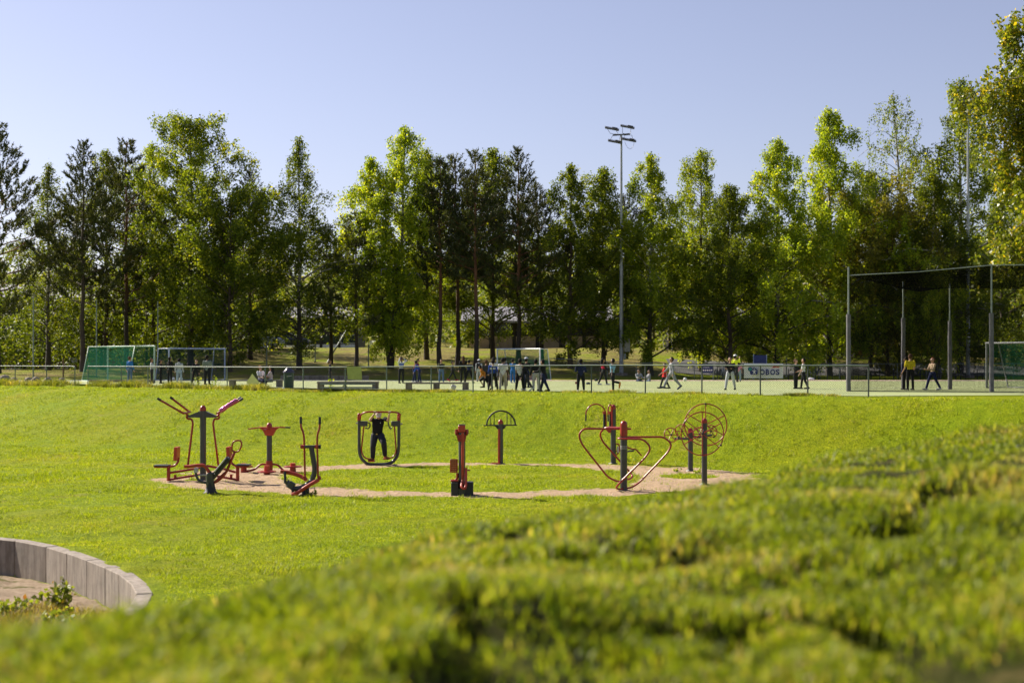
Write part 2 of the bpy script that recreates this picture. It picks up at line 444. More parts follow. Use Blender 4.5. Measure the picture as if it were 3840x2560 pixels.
# ------------------------------------------------------------------ grass blades
def blades(x, y, z, nb, h, wd, spread, lean=.5, seed=1, segs=2):
    rg = np.random.RandomState(seed); n = len(x)*nb; spread = np.broadcast_to(spread, x.shape); wd = np.broadcast_to(wd, x.shape)
    bx = np.repeat(x, nb)+rg.normal(0, 1, n)*np.repeat(spread, nb); by = np.repeat(y, nb)+rg.normal(0, 1, n)*np.repeat(spread, nb)
    bz = np.repeat(z, nb); hh = np.repeat(h, nb)*rg.uniform(.55, 1.25, n); ww = np.repeat(wd, nb)*rg.uniform(.7, 1.3, n)
    a = rg.uniform(0, 2*np.pi, n); dx, dy = np.cos(a), np.sin(a); l = rg.uniform(.15, 1, n)*lean*hh
    f = rg.uniform(0, np.pi, n); sx, sy = np.cos(f)*ww, np.sin(f)*ww
    B0 = np.stack([bx-sx, by-sy, bz-.01], 1); B1 = np.stack([bx+sx, by+sy, bz-.01], 1)
    T = np.stack([bx+dx*l*1.5, by+dy*l*1.5, bz+hh], 1)
    if segs == 1:
        V = np.stack([B0, B1, T], 1).reshape(-1, 3); P = np.arange(n*3).reshape(-1, 3)
    else:
        M0 = np.stack([bx-sx*.8+dx*l*.5, by-sy*.8+dy*l*.5, bz+hh*.62], 1); M1 = np.stack([bx+sx*.8+dx*l*.5, by+sy*.8+dy*l*.5, bz+hh*.62], 1)
        V = np.stack([B0, B1, M0, M1, T], 1).reshape(-1, 3); k = np.arange(n)[:, None]*5
        P = np.concatenate([k+np.array([[0, 1, 3]]), k+np.array([[0, 3, 2]]), k+np.array([[2, 3, 4]])], 0)
    return V, P
M_grass = foliage('grass_blades', (.04, .07, .005), (.14, .18, .008), (.27, .29, .02), trans=.45, yellow=(.48, .33, .17), scale=.9, dry=(.45, .53, (.36, .25, .12), .5), glow=(1.7, 1.75, .55))
M_grass_mid = foliage('lawn_blades', (.055, .085, .004), (.20, .25, .005), (.31, .345, .01), trans=.45, yellow=(.42, .38, .07), scale=.4, dry=(.22, .56, (.34, .27, .09), .4), glow=(1.45, 1.5, .5))
rg = np.random.RandomState(11)
def stuff(name, V, P, mat, label, cat='grass'):
    o = mkobj(name, npmesh(name, V, P), mat); tag(o, label, cat, kind='stuff'); return o
n1 = 100000
d = rg.uniform(2.0, 19, n1); u = rg.uniform(-.43, .43, n1); x = u*d; y = d
clump = vnoise(x*2.4, y*2.4, 77)*.6+vnoise(x*.8, y*.8, 78)*.4
keep = (clump > .35+rg.uniform(-.14, .08, n1)) & (wall_sd(x, y) > .35) & (hollow(x, y) < rg.uniform(.3, 1.3, n1)); x, y, d, clump = x[keep], y[keep], d[keep], clump[keep]
h = (.022+.078*np.clip((clump-.40)*2.4, 0, 1)**1.3)*rg.uniform(.7, 1.3, len(x))
V, P = blades(x, y, height(x, y), 8, h, .0035+.0006*d*.5, .03+d*.0025, .8, 3)
stuff('mound_grass', V, P, M_grass, 'blurred tufty grass on the mound in the foreground')
n2 = 240000
d = rg.uniform(15, 78, n2); u = rg.uniform(-.4, .4, n2); x = u*d; y = d
q = (x-_FA[0])*_FN[0]+(y-_FA[1])*_FN[1]
keep = (q > .2) & (dirt_field(x, y) < np.where(rg.uniform(0, 1, n2) > .04, rg.normal(.05, .09, n2), 2)) & (wall_sd(x, y) > .45) & (vnoise(x*1.7, y*1.7, 55)+rg.uniform(-.2, .2, n2) > .3)
x, y, d = x[keep], y[keep], d[keep]
h = (.02+.045*vnoise(x*1.6, y*1.6, 56)**2+.03*(vnoise(x*.5, y*.5, 57) > .6)+.055*((rg.uniform(0, 1, len(x)) > .9) & (height(x, y, False) > -2.0)))*rg.uniform(.6, 1.4, len(x))
V, P = blades(x, y, height(x, y), 5, h, .004+d*.00012, .05, .9, 4, 1)
stuff('lawn_grass', V, P, M_grass_mid, 'short bright lawn grass in the hollow around the exercise machines')
# pebbles and dry bits on the worn ring
n4 = 9000; x = rg.uniform(-12, 9, n4); y = rg.uniform(35, 49, n4); keep = dirt_field(x, y) > rg.normal(.08, .08, n4); x, y = x[keep], y[keep]; k4 = len(x)
s4 = rg.uniform(.006, .022, k4)*np.where(rg.uniform(0, 1, k4) > .97, 2, 1); z = height(x, y); c4 = np.stack([x, y, z], 1)
tv = np.array([[1, 0, 0], [-.5, .87, 0], [-.5, -.87, 0], [0, 0, .8]]); rt4 = rg.uniform(0, 6.28, k4); cs, sn = np.cos(rt4)[:, None], np.sin(rt4)[:, None]
V = np.stack([c4[:, None, 0]+(tv[None, :, 0]*cs-tv[None, :, 1]*sn)*s4[:, None], c4[:, None, 1]+(tv[None, :, 0]*sn+tv[None, :, 1]*cs)*s4[:, None], c4[:, None, 2]+tv[None, :, 2]*s4[:, None]], 2).reshape(-1, 3)
b4 = np.arange(k4)[:, None]*4; P = np.concatenate([b4+np.array([[0, 1, 3]]), b4+np.array([[1, 2, 3]]), b4+np.array([[2, 0, 3]])], 0)
stuff('pebbles', V, P, paint('pebble', (.34, .27, .20), .85, var=.5, scale=2), 'small stones and crumbs of earth on the worn sandy ring', 'pebbles')
# long grass at the foot of the fence
M_weed = foliage('long_grass', (.05, .08, .01), (.13, .17, .02), (.27, .27, .06), trans=.4, yellow=(.5, .40, .17), scale=.8)
n3 = 9000
px = rg.uniform(-100, 3260, n3); t = np.interp(px, [p for p, _ in _fp], [q for _, q in _fp]); t = t+np.where(px < 57, (57-px)*.012, 0)
x = (px-CX)/F*t+rg.normal(0, .16, n3); y = t+rg.normal(0, .16, n3)
dens = vnoise(px*.012, px*0, 91)*.6+vnoise(px*.05, px*0, 92)*.4; dens = dens+np.where(px < 1000, .32, 0)
keep = (dens > rg.uniform(.38, .85, n3)) & ~((px > 282) & (px < 328)) & ~((px > 1776) & (px < 1842)); x, y, dens, px = x[keep], y[keep], dens[keep], px[keep]
V, P = blades(x, y, height(x, y, False), 9, (.06+.20*dens)*np.where(px < 1000, 1.25, .6), np.full(len(x), .007), np.full(len(x), .05), .7, 6)
stuff('long_grass', V, P, M_weed, 'long dry grass growing along the foot of the green fence')

n5 = 5200; x = rg.uniform(-12, -5.8, n5); y = rg.uniform(18.5, 24.3, n5); m5 = (wall_sd(x, y) < -.15) & (vnoise(x*1.3, y*1.3, 95)*.6+vnoise(x*3.5, y*3.5, 96)*.4+np.clip((22.6-y)*.25, -.3, .3) > .55); x, y = x[m5], y[m5]
V, P = blades(x, y, height(x, y), 8, rg.uniform(.06, .2, len(x)), .006, .07, .9, 9)
stuff('pit_grass', V, P, foliage('pit_straw', (.10, .08, .03), (.22, .17, .06), (.34, .28, .11), trans=.35, yellow=(.20, .26, .03), scale=1.5), 'dry brownish grass and small weeds growing in the sandpit behind the wall')
# ------------------------------------------------------------------ pitch, lines, path, road
def turf():
    m, n, out = nmat('turf'); tc = N(n, 'ShaderNodeTexCoord'); ob = tc.outputs['Object']
    c = ramp(n, noise(n, .35, 5, .6, ob), [(.3, (.24, .285, .115)), (.7, (.32, .36, .155))])
    c = mixc(n, 1.0, c, ramp(n, noise(n, 30, 3, .7, ob), [(.3, (.8, .8, .8)), (.7, (1.15, 1.15, 1.15))]), 'MULTIPLY')
    p = N(n, 'ShaderNodeBsdfPrincipled'); n.links.new(c, p.inputs['Base Color']); p.inputs['Roughness'].default_value = .75
    n.links.new(bump(n, noise(n, 40, 3, .7, ob), .5, .02), p.inputs['Normal']); n.links.new(p.outputs[0], out.inputs[0]); return m
EDGE = 86.0
def flat_poly(name, pts, z, mat, label, cat='ground'):
    me = bpy.data.meshes.new(name); me.from_pydata([(p[0], p[1], z) for p in pts], [], [tuple(range(len(pts)))]); me.update()
    o = mkobj(name, me, mat); tag(o, label, cat, kind='structure'); return o
fl = [fence_pt(p) for p in (57, 600, 1137, 1700, 2218, 2500, 2851, 3257)]
fpts = [(p.x+.25, p.y+.35) for p in fl]
p0 = fpts[0]; p9 = fpts[-1]
flat_poly('sports_pitch', [(p0[0]-6, p0[1]+4.5)]+fpts+[(p9[0]+22, p9[1]+5.5), (40, EDGE), (-34, EDGE)], .02, turf(), 'pale green artificial turf pitch behind the fence')
flat_poly('gravel_path', [(-4, EDGE), (40, EDGE), (40, EDGE+2.6), (-4, EDGE+2.6)], .03, paint('pink_gravel', (.50, .36, .30), .9, scale=3), 'narrow pinkish gravel strip along the far edge of the pitch')
flat_poly('pavement', [(-34, EDGE), (-4, EDGE), (-4, EDGE+3), (-34, EDGE+3)], .028, paint('grey_asphalt', (.10, .105, .12), .9, scale=2), 'grey strip behind the goals')
ML = paint('line_white', (.72, .72, .68), .7); MY = paint('line_yellow', (.62, .52, .08), .7)
def line(a, b, w, z, mat, name='pitch_line', lab='white line painted on the turf'):
    a = Vector((*a, z)); b = Vector((*b, z)); t = (b-a).normalized(); s = Vector((-t.y, t.x, 0))*w/2
    me = bpy.data.meshes.new(name); me.from_pydata([a-s, b-s, b+s, a+s], [], [(0, 1, 2, 3)]); o = mkobj(name, me, mat); tag(o, lab, 'line', kind='structure')
line((-30, 84.2), (38, 84.2), .12, .026, ML); line((3, 62.5), (12, 60.0), .09, .026, ML); line((12, 60.0), (17.5, 64.0), .09, .026, ML)
line((3.5, 71), (20, 70), .09, .026, MY, lab='yellow line painted on the turf'); line((6, 58.4), (8.5, 57.3), .09, .027, MY, lab='yellow line painted on the turf'); line((-8, 72), (3, 71.6), .1, .027, ML)
line((3.5, 60.6), (8.5, 60.9), .09, .027, MY, lab='yellow line painted on the turf')
# road and car park behind the trees at the left
def draped(name, x0, x1, y0, y1, lift, mat, label, nx=30, ny=6):
    X, Y = np.meshgrid(np.linspace(x0, x1, nx), np.linspace(y0, y1, ny)); Z = height(X, Y, False)+lift
    V = np.stack([X.ravel(), Y.ravel(), Z.ravel()], 1); i = np.arange(ny-1)[:, None]*nx; j = np.arange(nx-1)[None]
    P = np.stack([(i+j).ravel(), (i+j+1).ravel(), (i+nx+j+1).ravel(), (i+nx+j).ravel()], 1)
    o = mkobj(name, npmesh(name, V, P, True), mat); tag(o, label, 'road', kind='structure')
draped('road', -75, -22, 122, 134, .06, paint('asphalt', (.07, .07, .075), .9, scale=1.5), 'grey road passing behind the trees at the left', 60, 8)
draped('path', 12, 75, 104, 111, .05, _cache['asphalt'], 'dark strip standing in for shade on the bank behind the far fence', 50, 6)  # dark sheet over the bank, its shade put into the colour

# ------------------------------------------------------------------ retaining wall of the sandpit
def concrete(name='concrete', col=(.26, .22, .185)):
    if name in _cache: return _cache[name]
    m, n, out = nmat(name); tc = N(n, 'ShaderNodeTexCoord'); ob = tc.outputs['Object']
    mp = N(n, 'ShaderNodeMapping'); mp.inputs['Scale'].default_value = (3.5, 3.5, .5); n.links.new(ob, mp.inputs[0])
    c = ramp(n, noise(n, 2.2, 6, .7, ob), [(.25, tuple(v*.6 for v in col)), (.5, col), (.8, tuple(v*1.3 for v in col))])
    st = ramp(n, noise(n, 2.5, 4, .65, mp.outputs[0]), [(.42, (.62, .58, .54)), (.6, (1, 1, 1))])
    c = mixc(n, .8, c, mixc(n, 1.0, c, st, 'MULTIPLY'))
    c = mixc(n, ramp(n, noise(n, 3.3, 5, .7, ob), [(.66, (0, 0, 0)), (.74, (1, 1, 1))]), c, (.22, .16, .09))
    p = N(n, 'ShaderNodeBsdfPrincipled'); n.links.new(c, p.inputs['Base Color']); p.inputs['Roughness'].default_value = .88
    n.links.new(bump(n, noise(n, 30, 5, .7, ob), .5, .01), p.inputs['Normal']); n.links.new(p.outputs[0], out.inputs[0]); _cache[name] = m; return m
MC = concrete()
wo_ = Vector((-6, 23, FLOOR-.6)); wroot = empty('retaining_wall', wo_, 'curved grey concrete retaining wall round the sandpit, its slabs stained', 'wall')
cap = MB(wo_); pts = WALL[2:-6]
# slabs about 0.9 m long, each a part
L = 0; start = 0; slabs = []
for i in range(1, len(pts)):
    L += (pts[i]-pts[i-1]).length
    if L > .85: slabs.append((start, i)); start = i; L = 0
def offs(i, k):
    a = pts[max(i-1, 0)]; b = pts[min(i+1, len(pts)-1)]; t = (b-a).normalized(); return pts[i]+Vector((-t.y, t.x, 0))*k
def slab_pts(i0, i1, k, gap):
    a = offs(i0, k); b = offs(i1, k); t = (b-a).normalized(); return a+t*gap, b-t*gap
for i0, i1 in slabs:
    mb = MB(wo_); zt = FLOOR+.03+random.uniform(-.006, .006)
    A, B = slab_pts(i0, i1, 0, .005); Cc, D = slab_pts(i0, i1, .24, .005)
    poly = [A, B, D, Cc]; mb.prism([Vector((p.x, p.y, FLOOR-1.0)) for p in poly], (0, 0, zt-FLOOR+1.0))
    mb.build('slab', MC, wroot, bevel=.012)
# ================================================================== TREES
M_birch = foliage('birch_leaves', (.030, .055, .006), (.080, .115, .010), (.15, .19, .016), trans=.5, yellow=(.26, .26, .03), scale=.35)
M_birch_sunlit = foliage('sunlit_birch_leaves', (.07, .115, .008), (.165, .23, .014), (.27, .33, .022), trans=.52, yellow=(.42, .40, .045), scale=.35)  # brighter copy of the birch leaves, sunlight put into the leaf colour
M_olive = foliage('olive_leaves', (.05, .055, .010), (.12, .12, .018), (.20, .20, .03), trans=.45, yellow=(.30, .26, .04), scale=.35)
M_near = foliage('yellowing_leaves', (.05, .075, .008), (.11, .15, .016), (.20, .23, .035), trans=.42, yellow=(.46, .36, .03), rough=.4, scale=.4)
M_pine = foliage('pine_needles', (.022, .032, .012), (.052, .065, .02), (.10, .11, .035), trans=.15, scale=.5)
M_wood = foliage('woodland_leaves', (.025, .04, .006), (.07, .10, .010), (.11, .15, .015), trans=.4, yellow=(.24, .23, .03), scale=.12)
def bark(name, lo, hi, patch=None, foot=None):
    m, n, out = nmat(name); tc = N(n, 'ShaderNodeTexCoord'); ob = tc.outputs['Object']
    mp = N(n, 'ShaderNodeMapping'); mp.inputs['Scale'].default_value = (6, 6, 1.2); n.links.new(ob, mp.inputs[0])
    c = ramp(n, noise(n, 1.5, 5, .7, mp.outputs[0]), [(.3, lo), (.7, hi)])
    if patch:
        mp2 = N(n, 'ShaderNodeMapping'); mp2.inputs['Scale'].default_value = (1, 1, 4); n.links.new(ob, mp2.inputs[0])
        c = mixc(n, ramp(n, noise(n, 1.1, 4, .7, mp2.outputs[0]), [(.5, (0, 0, 0)), (.56, (1, 1, 1))]), c, patch)
    if foot:
        sz = N(n, 'ShaderNodeSeparateXYZ'); n.links.new(ob, sz.inputs[0]); hh = math_(n, 'ADD', sz.outputs[2], math_(n, 'MULTIPLY', noise(n, 1.2, 3, .6, ob), 4))
        c = mixc(n, ramp(n, math_(n, 'DIVIDE', hh, 12), [(.45, (1, 1, 1)), (.75, (0, 0, 0))]), c, foot)
    p = N(n, 'ShaderNodeBsdfPrincipled'); n.links.new(c, p.inputs['Base Color']); p.inputs['Roughness'].default_value = .9
    n.links.new(bump(n, noise(n, 9, 4, .7, mp.outputs[0]), .8, .04), p.inputs['Normal']); n.links.new(p.outputs[0], out.inputs[0]); return m
B_birch = bark('birch_bark', (.30, .28, .25), (.50, .47, .42), (.05, .04, .035), (.055, .045, .038))
B_dark = bark('dark_bark', (.045, .032, .024), (.11, .08, .06))
B_pine = bark('pine_bark', (.09, .04, .022), (.24, .11, .055), None, (.05, .036, .028))

def leaf_quads(C, size, rg, droop=0.0):
    "one folded leaf card per centre (two-tone by its own normal); C (n,3)"
    n = len(C); a = rg.uniform(0, 2*np.pi, n); b = rg.uniform(-1, 1, n)*(1-droop*.5)
    s = size*rg.uniform(.6, 1.35, n)
    # leaf axis mostly hanging when droop > 0
    ax = np.stack([np.cos(a)*np.sqrt(1-b*b), np.sin(a)*np.sqrt(1-b*b), b-droop], 1); ax /= np.linalg.norm(ax, axis=1)[:, None]
    r = rg.normal(0, 1, (n, 3)); t = np.cross(ax, r); t /= np.linalg.norm(t, axis=1)[:, None]+1e-9
    L = ax*s[:, None]; W = t*(s*.42)[:, None]
    V = np.stack([C-L*.5, C+W*.9, C+L*.6, C-W*.9], 1).reshape(-1, 3)
    return V, np.arange(n*4).reshape(-1, 4)
def needle_tris(C, D, size, k, rg):
    "k needle blades at every twig point C, pointing roughly along D"
    n = len(C)*k; c = np.repeat(C, k, 0); dd = np.repeat(D, k, 0)+rg.normal(0, .62, (n, 3)); dd /= np.linalg.norm(dd, axis=1)[:, None]
    s = size*rg.uniform(.6, 1.3, n); t = np.cross(dd, rg.normal(0, 1, (n, 3))); t /= np.linalg.norm(t, axis=1)[:, None]+1e-9
    w = t*(s*.15)[:, None]; V = np.stack([c-w, c+w, c+dd*s[:, None]], 1).reshape(-1, 3)
    return V, np.arange(n*3).reshape(-1, 3)

PROFILE = {   # crown radius as a share of its maximum, from the bottom of the crown (0) to the top (1)
 'column': ([0, .08, .3, .6, .85, 1], [.45, .85, 1, .8, .42, .05]),
 'cone': ([0, .1, .3, .55, .8, 1], [.55, .95, 1, .62, .3, .03]),
 'round': ([0, .15, .45, .75, .92, 1], [.45, .85, 1, .85, .5, .12]),
 'spire': ([0, .1, .35, .6, .8, 1], [.6, 1, .85, .48, .3, .04]),
 'pine': ([0, .12, .35, .6, .8, .92, 1], [.6, 1, .85, .54, .26, .11, .02]),
 'pinetop': ([0, .2, .45, .7, .88, 1], [.5, .95, .95, .5, .2, .02]),
}
def make_tree(kind, H, W, base=.12, prof='column', seed=0, leaf=.16, dens=1.0, droop=.6, lean=0.0, twin=False, sparse=1.0):
    "returns (trunk mesh, crown mesh) with origin at the foot"
    rg = np.random.RandomState(seed); rd = random.Random(seed); mb = MB(); xs, ys = PROFILE[prof]
    LV = []; LP = []; off = 0
    def addleaf(V, P):
        nonlocal off
        LV.append(V); LP.append(P+off); off += len(V)
    stems = [(0, 0, H, W)]
    if twin: stems = [(W*.10, .1, H, W*.72), (-W*.15, -.2, H*.88, W*.6)]
    for (ox, oy, h, w) in stems:
        k = 9; tp = []
        for i in range(k+1):
            t = i/k; tp.append(Vector((ox*min(1, t*1.6)+lean*t*t*h+rd.uniform(-.005, .005)*h*(t > 0), oy*t+rd.uniform(-.005, .005)*h*(t > 0), t*h)))
        r0 = h*.0095+.03
        mb.tube(tp, [r0*(1.25 if i == 0 else 1)*(1-.93*(i/k)**.9)+.012 for i in range(k+1)], 8)
        def trunk(t):
            f = t*k; i = min(int(f), k-1); return tp[i].lerp(tp[i+1], f-i)
        pine = kind == 'pine'
        nl = int((62 if pine else 88)*(h/16)**.6*sparse)
        for li in range(nl):
            u = (li+rd.random())/nl; u = u**(.85)
            t = base+(1-base)*u
            rad = np.interp(u, xs, ys)*w/2*rd.choice([.6, .75, .9, 1.0, 1.05, 1.15] if kind == 'pine' else [.45, .65, .8, .95, 1.05, 1.2, 1.42])
            if rad < .12: rad = .12
            az = li*2.39996+rd.uniform(-.5, .5); p0 = trunk(min(t, .985))
            dr = Vector((math.cos(az), math.sin(az), 0))
            if pine: rise = rd.uniform(.0, .30)+u*.5
            else: rise = rd.uniform(.35, .8)+.35*u
            path = []
            m = 5
            for j in range(m+1):
                q = j/m; z = rise*rad*q-(0 if pine else droop*rad*.55*q*q*q)+(.22*rad*q*q if pine else 0)
                path.append(p0+dr*rad*q+Vector((rd.uniform(-.05, .05)*rad, rd.uniform(-.05, .05)*rad, z)))
            lr = max(.012, r0*.34*(rad/(w/2+.01))*(1-t*.6)); mb.tube(path, [lr*(1-.85*j/m)+.006 for j in range(m+1)], 4, caps=False)
            pa = np.array([tuple(p) for p in path])
            if pine:
                nt = max(3, int(rad*7*dens)); q = rg.uniform(.3, 1.0, nt)**.8; f = q*m; i0 = np.minimum(f.astype(int), m-1)
                c = pa[i0]*(1-(f-i0))[:, None]+pa[i0+1]*(f-i0)[:, None]
                side = rg.normal(0, 1, (nt, 3))*np.array([.36, .36, .10])*(.45+.25*rad*(1-q)[:, None])
                c = c+side; D = side*1.2+np.array([dr.x*.5, dr.y*.5, .75])
                # each tuft = a few points along a short twig
                T = []; DD = []
                for s_ in (0, .16, .30): T.append(c+D/np.linalg.norm(D, axis=1)[:, None]*s_); DD.append(D/np.linalg.norm(D, axis=1)[:, None])
                V, P = needle_tris(np.concatenate(T), np.concatenate(DD), .24, 7, rg); addleaf(V, P)
            else:
                nc = max(3, int((2+rad*3.4)*dens)); q = rg.uniform(.28, 1.03, nc)**.75; f = np.minimum(q, .999)*m; i0 = f.astype(int)
                c = pa[i0]*(1-(f-i0))[:, None]+pa[i0+1]*(f-i0)[:, None]+rg.normal(0, .16, (nc, 3))*(.6+rad*.25)
                per = max(8, int(31*dens))
                hang = rg.uniform(0, 1, (nc, per))**1.2*(.35+.8*droop)*rg.uniform(.4, 1.25, (nc, 1))
                cc = np.repeat(c, per, 0)+rg.normal(0, 1, (nc*per, 3))*np.array([.15, .15, .14])*(1.3-.6*droop)*(leaf/.16)**.5
                cc[:, 2] -= hang.ravel()
                # twig ends stick out of the crown
                V, P = leaf_quads(cc, leaf*.84, rg, droop*.8); addleaf(V, P)
    trunk_me = mb
    V = np.concatenate(LV); P = np.concatenate(LP)
    return mb, npmesh('crown', V, P)

_tn = [0]
def put_tree(name, proto, x, y, label, leafm, barkm, rz=None, s=1.0, group='trees along the far side of the pitch', sz=1.0, z=None):
    tm, cm = proto
    z = hz(x, y)-.08 if z is None else z
    root = empty(name, (x, y, z), label, 'tree', group, random.uniform(0, 6.28) if rz is None else rz)
    root.scale = (s, s, s*sz)
    t = mkobj('trunk', tm, None, root); c = mkobj('crown', cm, None, root)
    for o, m in ((t, barkm), (c, leafm)):
        if len(o.data.materials) == 0: o.data.materials.append(m)
        o.material_slots[0].link = 'OBJECT'; o.material_slots[0].material = m
    return root
def proto(*a, **k):
    mb, cm = make_tree(*a, **k)
    me = bpy.data.meshes.new('trunk'); me.from_pydata([tuple(v) for v in mb.V], [], mb.P); me.polygons.foreach_set('use_smooth', mb.sm); me.update()
    return me, cm
PB = {
 'bcone': proto('b', 16, 7.6, .07, 'cone', 1, .15, 1.0, .75),
 'btall': proto('b', 18, 7.6, .08, 'column', 2, .16, 1.1, .8),
 'bbig': proto('b', 18, 7.2, .06, 'round', 3, .18, 1.25, .35),
 'btwin': proto('b', 18, 9.6, .08, 'column', 4, .17, 1.25, 1.0, twin=True),
 'bspire': proto('b', 17, 8.6, .04, 'spire', 5, .17, 1.25, .65),
 'bwide': proto('b', 17, 11.5, .02, 'spire', 6, .17, 1.3, .8),
 'bthin': proto('b', 18, 6.5, .30, 'column', 7, .14, .7, 1.1, lean=-.06, sparse=.75),
 'round': proto('b', 11, 9.5, .05, 'round', 8, .17, 1.25, .3),
 'dense': proto('b', 15, 8.8, .06, 'cone', 9, .16, 1.35, .5),
 'small': proto('b', 6.0, 3.6, .10, 'round', 10, .13, 1.2, 1.0),
 'p1': proto('pine', 16, 7.2, .28, 'pine', 21, dens=1.3), 'p2': proto('pine', 17, 6.4, .36, 'pine', 22, dens=1.3), 'p3': proto('pine', 15, 8.6, .2, 'pine', 23, dens=1.3),
 'p4': proto('pine', 17, 6, .4, 'pinetop', 24, dens=1.1, lean=.03),
}
# front row: px, picture y of the top, depth, prototype, leaf, bark, name, label
BL, BD, PI = 'birch_tree', 'broadleaf_tree', 'pine_tree'
T = [
 (-6, 470, 101, 'p3', M_pine, B_pine, PI, 'tall dark pine cut by the left edge of the picture'),
 (180, 612, 108, 'bcone', M_birch, B_birch, BL, 'birch with pale upper trunk, second tree from the left edge'),
 (310, 538, 102, 'p1', M_pine, B_dark, PI, 'dark pine with a pointed top rising above the gate gap in the fence'),
 (398, 565, 113, 'btall', M_birch, B_dark, BL, 'narrow birch squeezed between two pines above the green goal'),
 (472, 528, 107, 'p3', M_pine, B_pine, PI, 'broad pine with reddish trunk standing behind the slanted green goal'),
 (575, 540, 114, 'btall', M_birch_sunlit, B_dark, BL, 'loose yellow green birch top right of the broad pine'),
 (715, 452, 104, 'bbig', M_birch, B_dark, BL, 'tallest bushy birch behind the blue framed goal'),
 (862, 775, 101, 'round', M_birch, B_dark, BD, 'low rounded dark green tree right of the tall bushy birch'),
 (938, 645, 112, 'p1', M_pine, B_pine, PI, 'small pine top peeking over the low rounded tree'),
 (1122, 512, 103, 'bcone', M_birch, B_birch, BL, 'slender pointed birch with open sky on both sides'),
 (1240, 850, 108, 'p4', M_pine, B_dark, PI, 'low dark pine behind the slanting net pole'),
 (1335, 800, 104, 'p3', M_pine, B_dark, PI, 'spreading pine with dark drooping lower boughs left of the double birch'),
 (1465, 478, 105, 'btwin', M_birch_sunlit, B_birch, BL, 'tall double topped weeping birch in bright yellow green left of centre'),
 (1600, 560, 112, 'btall', M_birch, B_dark, BL, 'dark birch directly right of the double topped birch'),
 (1650, 600, 103, 'p2', M_pine, B_pine, PI, 'tall pine with bare red trunk left of the centre goal'),
 (1715, 588, 106, 'p4', M_pine, B_pine, PI, 'thin pine between two thicker pines left of the centre goal'),
 (1785, 570, 101, 'p2', M_pine, B_pine, PI, 'dark pine with bare trunk nearest to the centre goal on its left'),
 (1848, 555, 111, 'dense', M_birch, B_dark, BD, 'dark dense broadleaf tree filling the gap behind the centre pines'),
 (1945, 562, 103, 'p1', M_pine, B_pine, PI, 'pine with a clear spiky top right above the centre goal'),
 (2030, 690, 107, 'p4', M_pine, B_pine, PI, 'shorter reddish pine just right of the spiky topped pine'),
 (2140, 615, 103, 'bspire', M_birch, B_dark, BL, 'mid green birch with a forked top left of the lamp mast'),
 (2262, 628, 104, 'dense', M_birch, B_dark, BL, 'full crowned birch touching the lamp mast on its left'),
 (2345, 735, 111, 'p4', M_pine, B_dark, PI, 'dark pine hidden behind the lamp mast'),
 (2440, 575, 102, 'bspire', M_birch_sunlit, B_birch, BL, 'light green pointed birch right of the lamp mast'),
 (2630, 562, 106, 'btall', M_birch_sunlit, B_dark, BL, 'tall dark green birch left of the shaded spruce like tree'),
 (2735, 690, 101, 'dense', M_birch, B_dark, BD, 'dark dense tree casting deep shade behind the blue board'),
 (2915, 520, 102, 'bwide', M_birch_sunlit, B_birch, BL, 'bright birch whose low boughs hang behind the white banner'),
 (3110, 408, 104, 'bwide', M_birch_sunlit, B_birch, BL, 'biggest bright green birch left of the netted cage'),
 (3265, 640, 109, 'dense', M_birch, B_dark, BD, 'dark tree behind the left post of the netted cage'),
 (3330, 800, 104, 'round', M_olive, B_dark, BD, 'rounded olive brown tree behind the netted cage'),
 (3400, 352, 108, 'bthin', M_birch, B_birch, BL, 'sparse leaning birch with visible white trunk behind the cage'),
 (3600, 300, 106, 'btall', M_birch, B_birch, BL, 'tall weeping birch behind the right hand lamp mast'),
 (3500, 640, 103, 'bwide', M_birch, B_birch, BL, 'dark weeping birch with light lower boughs left of the right lamp mast'),
 (3760, 560, 112, 'dense', M_birch, B_dark, BD, 'dark tree filling the right edge behind the cage roof'),
 (3520, 1040, 98.5, 'small', M_birch_sunlit, B_dark, BL, 'small drooping birch seen through the cage net'),
]
HTS = {'bcone': 16, 'btall': 18, 'bbig': 18, 'btwin': 18, 'bspire': 17, 'bwide': 17, 'bthin': 18, 'round': 11, 'dense': 15, 'small': 6, 'p1': 16, 'p2': 17, 'p3': 15, 'p4': 17}
for (px, ty, dd, pr, lm, bm_, nm, lab) in T:
    x = (px-CX)/F*dd; zb = hz(x, dd)-.08; top = CZ-(ty-HY)/F*dd
    s = (top-zb)/HTS[pr]; wx = min(1.25, max(.8, s)); 
    r = put_tree(nm, PB[pr], x, dd, lab, lm, bm_, rz={'btwin': 0, 'bthin': .2}.get(pr), s=1.0)
    wx = (1.0+s)/2 if s > .6 else .8; r.scale = (wx, wx, s)
# the near tree whose boughs hang into the right edge
npx = proto('b', 13.8, 7.4, .16, 'round', 31, .15, 2.3, 1.1, sparse=1.5)
r = put_tree('birch_tree', npx, 25.6, 61.0, 'near birch with yellowing leaves hanging into the right edge', M_near, B_birch, rz=1.0, group=None); r.scale = (1.25, 1.25, 1.25)
